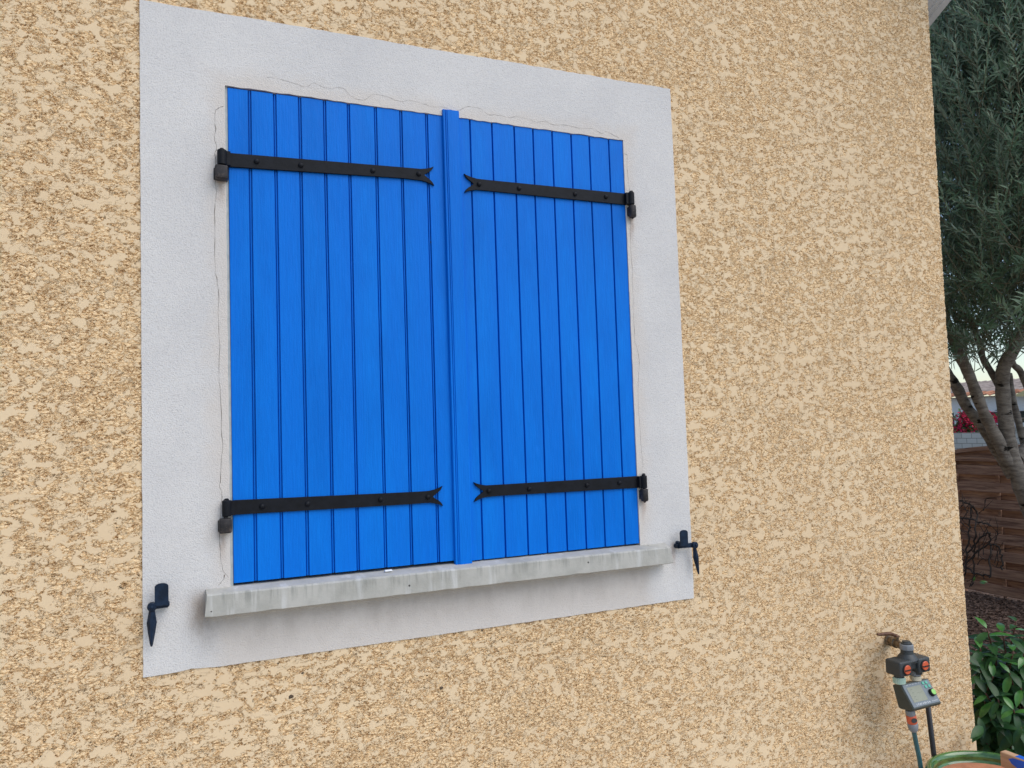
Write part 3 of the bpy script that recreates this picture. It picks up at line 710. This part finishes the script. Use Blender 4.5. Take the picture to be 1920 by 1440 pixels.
prism(bm, [(q0.y+a, pz+b-.0022) for a, b in pts], q0.x-.0008, q0.x+.001, 0, axis='x')
box(bm, (q0.x+.004, q0.y-.16, pz+.0492), (q0.x+.026, q0.y-.050, pz+.0508))
fin('paint_smear', bm, 'paint', pk)

# ------------------------------------------------------------------ leaves
def leaf_template(L, Wd, n=4, fold=.25, curl=.15):
    """leaf along +x, face up +z; returns verts, quads"""
    vs = []; fs = []
    for i in range(n+1):
        t = i/n; w = Wd*.5*(math.sin(math.pi*min(1, t*1.0))**.8 if 0 < t < 1 else .06)*(1.15-.3*t); z = -curl*L*t*t
        vs += [(t*L, -w, z+fold*w), (t*L, 0, z), (t*L, w, z+fold*w)]
    for i in range(n):
        a = 3*i; b = a+3; fs += [(a, b, b+1, a+1), (a+1, b+1, b+2, a+2)]
    return np.array(vs), np.array(fs)
def frames(d, up):
    """rotation matrices with x=d, z close to up"""
    d = d/np.linalg.norm(d, axis=-1, keepdims=True); y = np.cross(up, d); y /= np.linalg.norm(y, axis=-1, keepdims=True)+1e-9
    z = np.cross(d, y); return np.stack([d, y, z], -1)
def scatter(tv, tf, pos, rot, scl):
    v = np.einsum('nij,kj->nki', rot, tv)*scl[:, None, None]+pos[:, None]
    f = tf[None]+(np.arange(len(pos))*len(tv))[:, None, None]
    return v.reshape(-1, 3), f.reshape(-1, tf.shape[1])

# ------------------------------------------------------------------ olive tree
TD = 4.8
base = DP(2010, 1100, TD); 
base.z = 0; base.x += .05
tree = empty('olive_tree', base, 'dense olive tree with several leaning grey stems, beyond the house corner', 'tree')
bm = bmesh.new()
def limb(pts, ws, d=TD, n=14, ext=()):
    P_ = [DP(x, y, d+dd) for (x, y, dd) in pts]+[Vector(e) for e in ext]
    r_ = [w/2/F*d for w in ws]
    S = spline(P_, 5); rr = np.interp(np.linspace(0, len(P_)-1, len(S)), np.arange(len(P_)), r_)
    rr = [a*(1+.06*math.sin(i*1.7)+random.uniform(-.03, .03)) for i, a in enumerate(rr)]
    tube(bm, S, rr, n)
trunk0 = [(base.x, base.y, -.05), (base.x-.02, base.y, .35)]
P_ = [Vector(t) for t in trunk0]+[DP(1933, 950, TD), DP(1910, 895, TD), DP(1893, 845, TD), DP(1887, 800, TD), DP(1880, 730, TD), DP(1882, 690, TD-.03), DP(1900, 655, TD-.05), DP(1930, 590, TD-.05), DP(1960, 480, TD)]
S = spline(P_, 6); rr = np.interp(np.linspace(0, len(P_)-1, len(S)), np.arange(len(P_)), [.11, .08, .058, .048, .049, .043, .040, .040, .038, .033, .02])
tube(bm, S, [a*(1+.05*math.sin(i*1.3)) for i, a in enumerate(rr)], 18)
limb([(1893, 870, 0), (1865, 815, -.02), (1843, 770, -.04), (1818, 705, -.06), (1797, 660, -.05), (1775, 600, 0), (1755, 520, .1)], [24, 22, 20, 19, 21, 15, 9])
limb([(1898, 895, .02), (1862, 835, .08), (1838, 795, .12), (1812, 762, .15), (1796, 730, .17), (1780, 705, .2), (1755, 660, .2), (1730, 590, .3)], [18, 18, 18, 19, 20, 18, 14, 10])
limb([(1878, 735, .02), (1860, 700, .05), (1843, 672, .08), (1835, 640, .1), (1815, 590, .1)], [12, 12, 12, 11, 7])
limb([(1893, 700, .25), (1899, 745, .22), (1912, 800, .2), (1925, 850, .18), (1940, 930, .1), (1965, 990, .0)], [9, 11, 13, 14, 15, 16])
limb([(1925, 850, .3), (1935, 760, .35), (1915, 700, .35), (1898, 680, .3), (1890, 640, .3)], [14, 14, 13, 12, 8])
limb([(1908, 860, .1), (1950, 800, .2), (1985, 700, .3), (2020, 560, .3)], [22, 20, 18, 10])
fin('trunk', bm, 'bark', tree, ang=60)
# crown: leafy shoots through an uneven ellipsoid
CC = np.array(DP(1975, 250, TD+.55)); RAD = np.array([1.55, 1.45, 1.75])
lobes = [(np.array(DP(x, y, TD+d)), r) for x, y, d, r in ((1850, 625, -.1, .42), (1800, 640, .25, .4), (1900, 630, .2, .4), (1800, 560, -.15, .52), (1790, 400, -.1, .60), (1800, 240, 0, .62), (1830, 90, .1, .7), (1880, 560, -.45, .5), (1890, 420, -.6, .5), (1900, 250, -.55, .6), (1890, 60, -.4, .7), (1960, 300, 0, 1.0), (1960, 60, 0, 1.1), (1850, -80, .2, .9), (2050, 450, .1, .9), (2080, 150, .1, 1.2), (1800, 500, .6, .6), (1950, 500, .6, .7), (2000, -150, .3, 1.1))]
cen = np.array([c for c, r in lobes]); rad_ = np.array([r for c, r in lobes])
camv = np.array(CAM)
NS = 4800
wts = rad_**2.2; pick = rng.choice(len(lobes), NS, p=wts/wts.sum())
dirs = rng.normal(size=(NS, 3)); dirs /= np.linalg.norm(dirs, axis=1, keepdims=True)
flip = (np.einsum('ij,ij->i', dirs, camv-cen[pick]) < 0) & (rng.random(NS) < .45); dirs[flip] *= -1
rr_ = rng.random(NS)**.35
start = cen[pick]+dirs*(rad_[pick]*rr_*.86)[:, None]
zmin = DP(1850, 703, TD).z
dep = (start-camv) @ np.array(FW)
keep = start[:, 2] > EYE+(zmin-EYE)*dep/TD+.02+rng.random(NS)*.12
start, dirs = start[keep], dirs[keep]; NS = len(start)
sdirs = dirs*.55+rng.normal(size=(NS, 3))*.28+np.array([0, 0, .75]); sdirs /= np.linalg.norm(sdirs, axis=1, keepdims=True)
NP = 15                                     # leaf pairs per shoot
tvl, tfl = leaf_template(.064, .0115, 3, .3, .12)
slen = rng.uniform(.26, .44, NS); bend = rng.normal(size=(NS, 3))*.06
pos, dr, upv, sc_ = [], [], [], []
side0 = np.cross(sdirs, rng.normal(size=(NS, 3))); side0 /= np.linalg.norm(side0, axis=1, keepdims=True); side1 = np.cross(sdirs, side0)
for k in range(NP):
    t = (k+.6)/NP; p = start+sdirs*(slen*t)[:, None]+bend*t*t
    ax, bx = (side0, side1) if k % 2 else (side1, side0)
    for s in (1, -1):
        d = sdirs*(.75+.5*t)+ax*s*(1.0-.35*t)+rng.normal(size=(NS, 3))*.19
        pos.append(p); dr.append(d); upv.append(sdirs-ax*s*.3+np.array([0, 0, .4])+rng.normal(size=(NS, 3))*.25); sc_.append(rng.uniform(.7, 1.15, NS)*(1.05-.45*t*t))
pos = np.concatenate(pos); dr = np.concatenate(dr); upv = np.concatenate(upv); sc_ = np.concatenate(sc_)
v1, f1 = scatter(tvl, tfl, pos, frames(dr, upv), sc_)
npmesh('crown', v1, f1, 'leaf', tree, smooth=True)
# twigs of the shoots
sv, sf = [], []
K = 5; ringo = 3
tt = np.linspace(0, 1, K)
ctr = start[:, None]+sdirs[:, None]*(slen[:, None]*(tt*1.02-.25*(1-tt)))[..., None]+bend[:, None]*(tt**2)[None, :, None]
an = np.arange(ringo)*2*math.pi/ringo
rv = ctr[:, :, None]+(side0[:, None, None]*np.cos(an)[None, None, :, None]+side1[:, None, None]*np.sin(an)[None, None, :, None])*(.0024*(1.1-.7*tt))[None, :, None, None]
bi = np.arange(NS)[:, None, None]*K*ringo+np.arange(K-1)[None, :, None]*ringo
a_ = bi+np.arange(ringo)[None, None]; b_ = bi+((np.arange(ringo)+1) % ringo)[None, None]
fq = np.stack([a_, b_, b_+ringo, a_+ringo], -1).reshape(-1, 4)
npmesh('twigs', rv.reshape(-1, 3), fq, 'twig', tree)

# ------------------------------------------------------------------ glossy shrub by the corner
shb = empty('glossy_shrub', (3.25, .25, 0), 'low laurel-like shrub with large glossy dark green leaves at the foot of the house corner', 'shrub')
tv2, tf2 = leaf_template(.100, .037, 6, .25, .28)
tip = []; bm = bmesh.new(); lp, ld, lu, ls_, young = [], [], [], [], []
rs2 = random.Random(11)
tops = [(1850, 1178, 3.05), (1880, 1185, 3.15), (1905, 1165, 3.2), (1838, 1215, 2.98), (1868, 1225, 3.05), (1900, 1220, 3.1), (1840, 1260, 2.97), (1862, 1268, 2.98), (1893, 1262, 3.0), (1915, 1290, 3.0),
        (1848, 1300, 2.92), (1872, 1312, 2.93), (1900, 1330, 2.93), (1835, 1345, 2.88), (1858, 1350, 2.90), (1884, 1360, 2.90), (1915, 1365, 2.9), (1850, 1395, 2.92), (1880, 1400, 2.92), (1935, 1200, 3.25), (1950, 1260, 3.2), (1960, 1330, 3.1), (1930, 1240, 3.15), (1975, 1390, 3.0), (1870, 1200, 3.3), (1890, 1240, 3.35), (1860, 1290, 3.2), (1900, 1300, 3.2), (1850, 1340, 3.15), (1885, 1385, 3.1), (1925, 1320, 3.3), (1950, 1200, 3.5), (1990, 1240, 3.4), (1845, 1235, 3.2), (1910, 1195, 3.5), (1866, 1330, 3.05), (1900, 1400, 3.15), (1920, 1225, 3.05), (1838, 1385, 3.0)]
for (tx, ty, X0) in tops:
    T = PX(tx, ty, X0); rt = Vector((3.28+rs2.uniform(-.12, .12), .22+rs2.uniform(-.1, .1), 0)); mid = rt.lerp(T, .55)+Vector((rs2.uniform(-.04, .04), rs2.uniform(-.04, .04), .04))
    S = spline([rt, mid, T], 5); tube(bm, S, [.006-.0035*i/len(S) for i in range(len(S))], 6)
    ax = (T-mid).normalized()
    for k in range(rs2.randint(9, 13)):
        t = k/11; p = T.lerp(mid, t*.75); a = k*2.4+rs2.uniform(-.4, .4)
        o1 = ax.orthogonal().normalized(); o2 = ax.cross(o1); side = o1*math.cos(a)+o2*math.sin(a)
        d = side*rs2.uniform(.7, 1)+ax*rs2.uniform(.0, .5)+Vector((0, 0, -.25*rs2.random()))
        lp.append(p); ld.append(d); lu.append(Vector((0, 0, 1))+ax*.5+Vector((rs2.uniform(-.3, .3), rs2.uniform(-.5, .1), 0))); ls_.append(rs2.uniform(.65, 1.12)*(.8+.25*min(1, t*3))); young.append(k < 3 and rs2.random() < .35)
fin('stem', bm, 'stem', shb, smooth=True)
lp, ld, lu, ls_, young = np.array(lp), np.array(ld), np.array(lu), np.array(ls_), np.array(young)
ok = ~((lp[:, 0] < 2.83) & (lp[:, 1] > -.02))
# keep blades out of the house wall
tipx = lp+ld/np.linalg.norm(ld, axis=1, keepdims=True)*(.088*ls_)[:, None]
ok &= ~((tipx[:, 0] < 2.81) & (tipx[:, 1] > -.01)); ok &= tipx[:, 2] > .01
for nm, sel, mt_ in (('foliage', ok & ~young, 'glossy'), ('young_leaves', ok & young, 'fresh')):
    v_, f_ = scatter(tv2, tf2, lp[sel], frames(ld[sel], lu[sel]), ls_[sel]); npmesh(nm, v_, f_, mt_, shb, smooth=True)
# the small sprig that reaches across the wall edge
sp_ = [(W(1842, 1362, -.05), W(1813, 1388, -.09)), (W(1842, 1362, -.05), W(1822, 1392, -.075)), (PX(1838, 1250, 2.86), PX(1812, 1228, 2.83)), (PX(1838, 1262, 2.85), PX(1819, 1245, 2.84))]
lp3 = np.array([a for a, b in sp_]); ld3 = np.array([b-a for a, b in sp_])
v_, f_ = scatter(tv2, tf2, lp3, frames(ld3, np.array([[-.3, -.6, .8]]*4)), np.array([.85, .8, .8, .6])); npmesh('edge_leaves', v_, f_, 'glossy', shb, smooth=True)

# ------------------------------------------------------------------ woven fence panels
FX = 6.3
def fence_panel(y0, y1, label):
    t = empty('fence_panel', (FX, (y0+y1)/2, 0), label, 'fence panel', 'dark brown woven fence panels')
    w = y1-y0; zt = 1.165
    for k in range(8):
        z = zt-.142*(k+1)
        bm = bmesh.new()
        ns = 24
        for (za, zb, off, amp) in ((z+.066, z+.150, .024, -.008), (z, z+.078, -.020, .008)):
            rows = []
            for i in range(ns+1):
                yy = y0+.04+(w-.08)*i/ns; b_ = amp*math.cos(math.pi*4*(i/ns))
                rows.append([bm.verts.new(q_) for q_ in ((FX+off+b_-.012, yy, za), (FX+off+b_-.004, yy, zb), (FX+off+b_+.008, yy, zb), (FX+off+b_, yy, za))])
            for a, b in zip(rows, rows[1:]):
                for j in range(4): bm.faces.new((a[j], a[(j+1) % 4], b[(j+1) % 4], b[j]))
            bm.faces.new(rows[0]); bm.faces.new(rows[-1][::-1])
        fin('board', bm, 'fence', t)
    for f in (.22, .5, .78):
        bm = bmesh.new(); box(bm, (FX-.004, y0+w*f-.014, .01), (FX+.012, y0+w*f+.014, zt-.03), .002)
        fin('slat', bm, 'fence', t)
    bm = bmesh.new()
    ns = 20; rows = []
    for i in range(ns+1):
        s = i/ns*2-1; yy = y0+w*i/ns; hz_ = zt+.02+.10*math.sqrt(max(0, 1-(s*.93)**2))
        rows.append([bm.verts.new(q_) for q_ in ((FX-.028, yy, hz_-.035), (FX-.028, yy, hz_), (FX+.028, yy, hz_), (FX+.028, yy, hz_-.035))])
    for a, b in zip(rows, rows[1:]):
        for j in range(4): bm.faces.new((a[j], a[(j+1) % 4], b[(j+1) % 4], b[j]))
    bm.faces.new(rows[0]); bm.faces.new(rows[-1][::-1])
    fin('arched_rail', bm, 'fence', t)
    bm = bmesh.new(); rows = []
    for i in range(ns+1):
        s = i/ns*2-1; yy = y0+w*i/ns; hz_ = zt+.0+.10*math.sqrt(max(0, 1-(s*.93)**2)); rows.append([bm.verts.new((FX, yy, zt-.0)), bm.verts.new((FX, yy, hz_)), bm.verts.new((FX+.012, yy, hz_)), bm.verts.new((FX+.012, yy, zt))])
    for a, b in zip(rows, rows[1:]):
        for j in range(4): bm.faces.new((a[j], a[(j+1) % 4], b[(j+1) % 4], b[j]))
    bm.faces.new(rows[0]); bm.faces.new(rows[-1][::-1])
    fin('top_board', bm, 'fence', t)
    bm = bmesh.new(); box(bm, (FX-.03, y0, zt-.03), (FX+.03, y1, zt+.005), .003)
    for yy in (y0, y1-.045): box(bm, (FX-.03, yy, .0), (FX+.03, yy+.045, zt-.03), .003)
    fin('frame', bm, 'fence', t)
ylo = PX(1795, 854, FX).y
fence_panel(ylo-1.75, ylo+.05, 'dark brown woven wood fence panel with an arched top, behind the leaning stems')
fence_panel(ylo-3.62, ylo-1.82, 'next woven fence panel, towards the right edge of the photo behind the trunk')

# dry climber against the fence
dv_ = empty('dry_climber', PX(1830, 1105, 5.9), 'leafless dark tangle of dry twigs in front of the brown fence', 'dry plant')
dv_.location.z = 0; bm = bmesh.new(); r3 = random.Random(5)
def D5(x, y, X0=5.9): return PX(x, y, X0)
main = [[(1806, 1100), (1812, 1040), (1818, 990), (1822, 950), (1800, 938)], [(1822, 1100), (1826, 1050), (1828, 1000), (1831, 960), (1822, 950)], [(1855, 1085), (1858, 1040), (1856, 1010), (1855, 1000), (1840, 1008), (1815, 1040)],
        [(1800, 972), (1830, 976), (1855, 984)], [(1810, 1060), (1835, 1030), (1870, 1022), (1878, 1045), (1880, 1068)], [(1800, 1055), (1830, 1075), (1858, 1080)]]
for c in main:
    P_ = spline([D5(x, y, 5.9+r3.uniform(-.06, .1)) for x, y in c], 6); tube(bm, [p+Vector((0, r3.uniform(-.012, .012), r3.uniform(-.01, .01))) for p in P_], [.007]*len(P_), 5)
for i in range(60):
    x, y = r3.uniform(1797, 1850), r3.uniform(935, 1105)
    if i > 45: x, y = r3.uniform(1840, 1885), r3.uniform(995, 1080)
    a = r3.uniform(0, math.pi); l = r3.uniform(15, 48); X0 = r3.uniform(5.75, 6.15)
    q_ = [(x, y), (x+math.cos(a)*l*.5+r3.uniform(-5, 5), y-math.sin(a)*l*.5+r3.uniform(-5, 5)), (x+math.cos(a)*l, y-math.sin(a)*l)]
    P_ = spline([D5(*q, X0) for q in q_], 4); tube(bm, P_, [.0034*(1.1-.8*i_/len(P_)) for i_ in range(len(P_))], 4)
fin('twigs', bm, 'dry', dv_)
for x, y, k_ in ((1848, 1095, .55), (1852, 1092, .5), (1828, 1081, .4)):
    v_, f_ = scatter(tv2, tf2, np.array([D5(x, y, 5.7)]), frames(rng.normal(size=(1, 3)), np.array([[-.5, -.5, 1.]])), np.array([k_])); npmesh('leaf', v_, f_, 'fresh', dv_, smooth=True)
# fallen twigs and chips: loose ground litter
co_, fa_ = [], []
def chip_cloud(n, y_rng, x_rng, lo, hi):
    p = np.stack([rng.uniform(*x_rng, n), rng.uniform(*y_rng, n), rng.uniform(.002, .014, n)], -1); a = rng.uniform(0, math.pi, n); l = rng.uniform(lo, hi, n)
    d = np.stack([np.cos(a), np.sin(a), rng.uniform(-.25, .25, n)], -1); s = np.stack([-np.sin(a), np.cos(a), rng.uniform(-.5, .5, n)], -1); w = l*rng.uniform(.12, .5, n)
    v = np.stack([p-d*l[:, None]/2-s*w[:, None]/2, p+d*l[:, None]/2-s*w[:, None]/2, p+d*l[:, None]/2+s*w[:, None]/2, p-d*l[:, None]/2+s*w[:, None]/2, p+np.array([0, 0, .006])], 1)
    f = np.array([[0, 1, 4], [1, 2, 4], [2, 3, 4], [3, 0, 4]])[None]+(np.arange(n)*5)[:, None, None]; return v.reshape(-1, 3), f.reshape(-1, 3)
v_, f_ = chip_cloud(26000, (-.3, 3.6), (3.2, 6.3), .012, .045)
cm = NT('bark_chip', .95, .1); cm.color(cm.mix(cm.step(cm.noise(cm.coord(), 35, 2, .5), .35, .65), (.045, .026, .018), (.22, .15, .115)))
tag(npmesh('bark_chips', v_, f_, cm.m), 'brown bark chips covering the garden bed', 'mulch', kind='stuff')
v_, f_ = chip_cloud(160, (1.6, 2.9), (5.7, 6.25), .15, .5); 
v_[:, 2] += .01
# ------------------------------------------------------------------ beyond the fence
bw = empty('block_wall', (17, 10, 0), 'pale cream concrete block garden wall behind the wooden fence', 'wall')
bm = bmesh.new(); zt = PX(1800, 812, 17).z; box(bm, (17, -6, 0), (17.2, 30, zt), .0); fin('blocks', bm, 'block', bw)
nh = empty('neighbour_house', (21, 11, 0), 'white neighbouring house with a tiled roof, seen between the olive stems', 'house')
HX = 20.0
z1, z0 = PX(1850, 744, HX).z, PX(1850, 773, HX).z
bm = bmesh.new(); box(bm, (HX, -5, z0), (HX+.35, 26, z1), .02); fin('fascia', bm, 'white', nh)
bm = bmesh.new(); box(bm, (HX+2.2, -5, 0), (HX+2.4, 26, z1)); fin('porch_wall', bm, 'frame', nh)
bm = bmesh.new(); box(bm, (HX+.1, -5, z1-.02), (HX+2.3, 26, z1+.02)); fin('porch_ceiling', bm, 'white', nh)
c0, c1 = PX(1788, 790, HX), PX(1797.5, 790, HX)
bm = bmesh.new(); box(bm, (HX+.02, c1.y, 0), (HX+.3, c0.y, z0), .01); fin('column', bm, 'white', nh)
w0, w1 = PX(1903, 783, HX+2.2), PX(1935, 800, HX+2.2)
bm = bmesh.new(); box(bm, (HX+2.1, w1.y, w1.z-.3), (HX+2.19, w0.y, w0.z), .01); wn = fin('window', bm, 'white', nh)
bm = bmesh.new(); box(bm, (HX+2.08, w1.y+.05, w1.z-.3), (HX+2.095, w0.y-.25, w0.z-.05)); fin('pane', bm, 'glass', wn)
bm = bmesh.new(); rl = PX(1870, 797, HX-.5); box(bm, (HX-.5, rl.y-1.4, rl.z-.06), (HX-.4, rl.y+.45, rl.z+.05)); box(bm, (HX-.5, rl.y-1.4, 0), (HX-.4, rl.y-.15, rl.z-.2)); fin('parapet', bm, 'white', nh)
# roof: rippled tile slope
za, zr = z1+.03, PX(1850, 716.5, 23.5).z
NYr = 520; ya, yb = 0, 22; rows = []
ys = np.linspace(ya, yb, NYr); wv = np.abs(np.sin(ys*math.pi/.22))*.055
tl = np.linspace(0, 1, 10); XX = HX-.30+tl*(23.5-HX+.30); ZZ = za+(zr-za)*tl
V_ = np.stack([np.repeat(XX[None], NYr, 0), np.repeat(ys[:, None], 10, 1), ZZ[None]+wv[:, None]], -1).reshape(-1, 3)
I_ = np.arange(NYr*10).reshape(NYr, 10); Q_ = np.stack([I_[:-1, :-1], I_[1:, :-1], I_[1:, 1:], I_[:-1, 1:]], -1).reshape(-1, 4)
npmesh('roof', V_, Q_, 'tile', nh)
XE = np.array([HX-.34, HX-.30, HX+.25]); ZE = np.array([za-.035, za+.0, za+.075])
V_ = np.stack([np.repeat(XE[None], NYr, 0), np.repeat(ys[:, None], 3, 1), ZE[None]+wv[:, None]+.012], -1).reshape(-1, 3); I_ = np.arange(NYr*3).reshape(NYr, 3)
npmesh('eave_tiles', V_, np.stack([I_[:-1, :-1], I_[1:, :-1], I_[1:, 1:], I_[:-1, 1:]], -1).reshape(-1, 4), 'tile_edge', nh)
bm = bmesh.new(); g = [PX(1897, 743.5, HX-.4), PX(1960, 743, HX-.4), PX(1935, 724, HX-.4)]
prism(bm, [(p.y, p.z) for p in g], HX-.4, HX+1.5, 0, axis='x'); fin('yellow_gable', bm, 'yellow', nh)
# bougainvillea
bg_ = empty('bougainvillea', PX(1815, 812, 18.2), 'bougainvillea with pink-red flowers above the cream block wall', 'flowering shrub'); bg_.location.z = 0
def blob(n, cs, size, X0=18.2):
    P_ = []
    for (x, y, r, w) in cs:
        k = int(n*w); c = np.array(PX(x, y, X0)); P_.append(c+rng.normal(size=(k, 3))*np.array([.35, 1, .8])*r)
    P_ = np.concatenate(P_); tv, tf = leaf_template(size, size*.7, 2, .2, .1)
    return scatter(tv, tf, P_, frames(rng.normal(size=P_.shape), rng.normal(size=P_.shape)), rng.uniform(.7, 1.3, len(P_)))
v_, f_ = blob(380, [(1812, 783, .10, .15), (1806, 798, .17, .3), (1798, 806, .2, .2), (1822, 803, .16, .2), (1809, 770, .06, .05), (1865, 782, .10, .12), (1870, 789, .08, .06)], .075); tag(npmesh('flowers', v_, f_, 'red', bg_), kind='stuff')
v_, f_ = blob(1000, [(1810, 803, .22, .5), (1822, 808, .22, .3), (1812, 780, .12, .1), (1866, 784, .12, .08)], .08, 18.3); npmesh('foliage', v_, f_, 'gleaf', bg_)
bm = bmesh.new()
for x, y in ((1806, 798), (1822, 803), (1812, 775), (1866, 784)):
    p = PX(x, y, 18.3); tube(bm, spline([(18.3, p.y-.1, 0), (18.3, p.y+.05, p.z*.5), p], 4), .02, 6)
fin('stem', bm, 'stem', bg_)
# overhead cable
a, b = PX(1800, 722, 24), PX(1960, 710, 24); bm = bmesh.new(); dd = (b-a); P_ = [a-dd*3+Vector((0, 0, 0)), a, b, b+dd*2]
tube(bm, spline(P_, 5), .012, 5); tag(fin('power_cable', bm, 'dark'), 'thin overhead cable above the neighbouring tiled roof', 'cable')
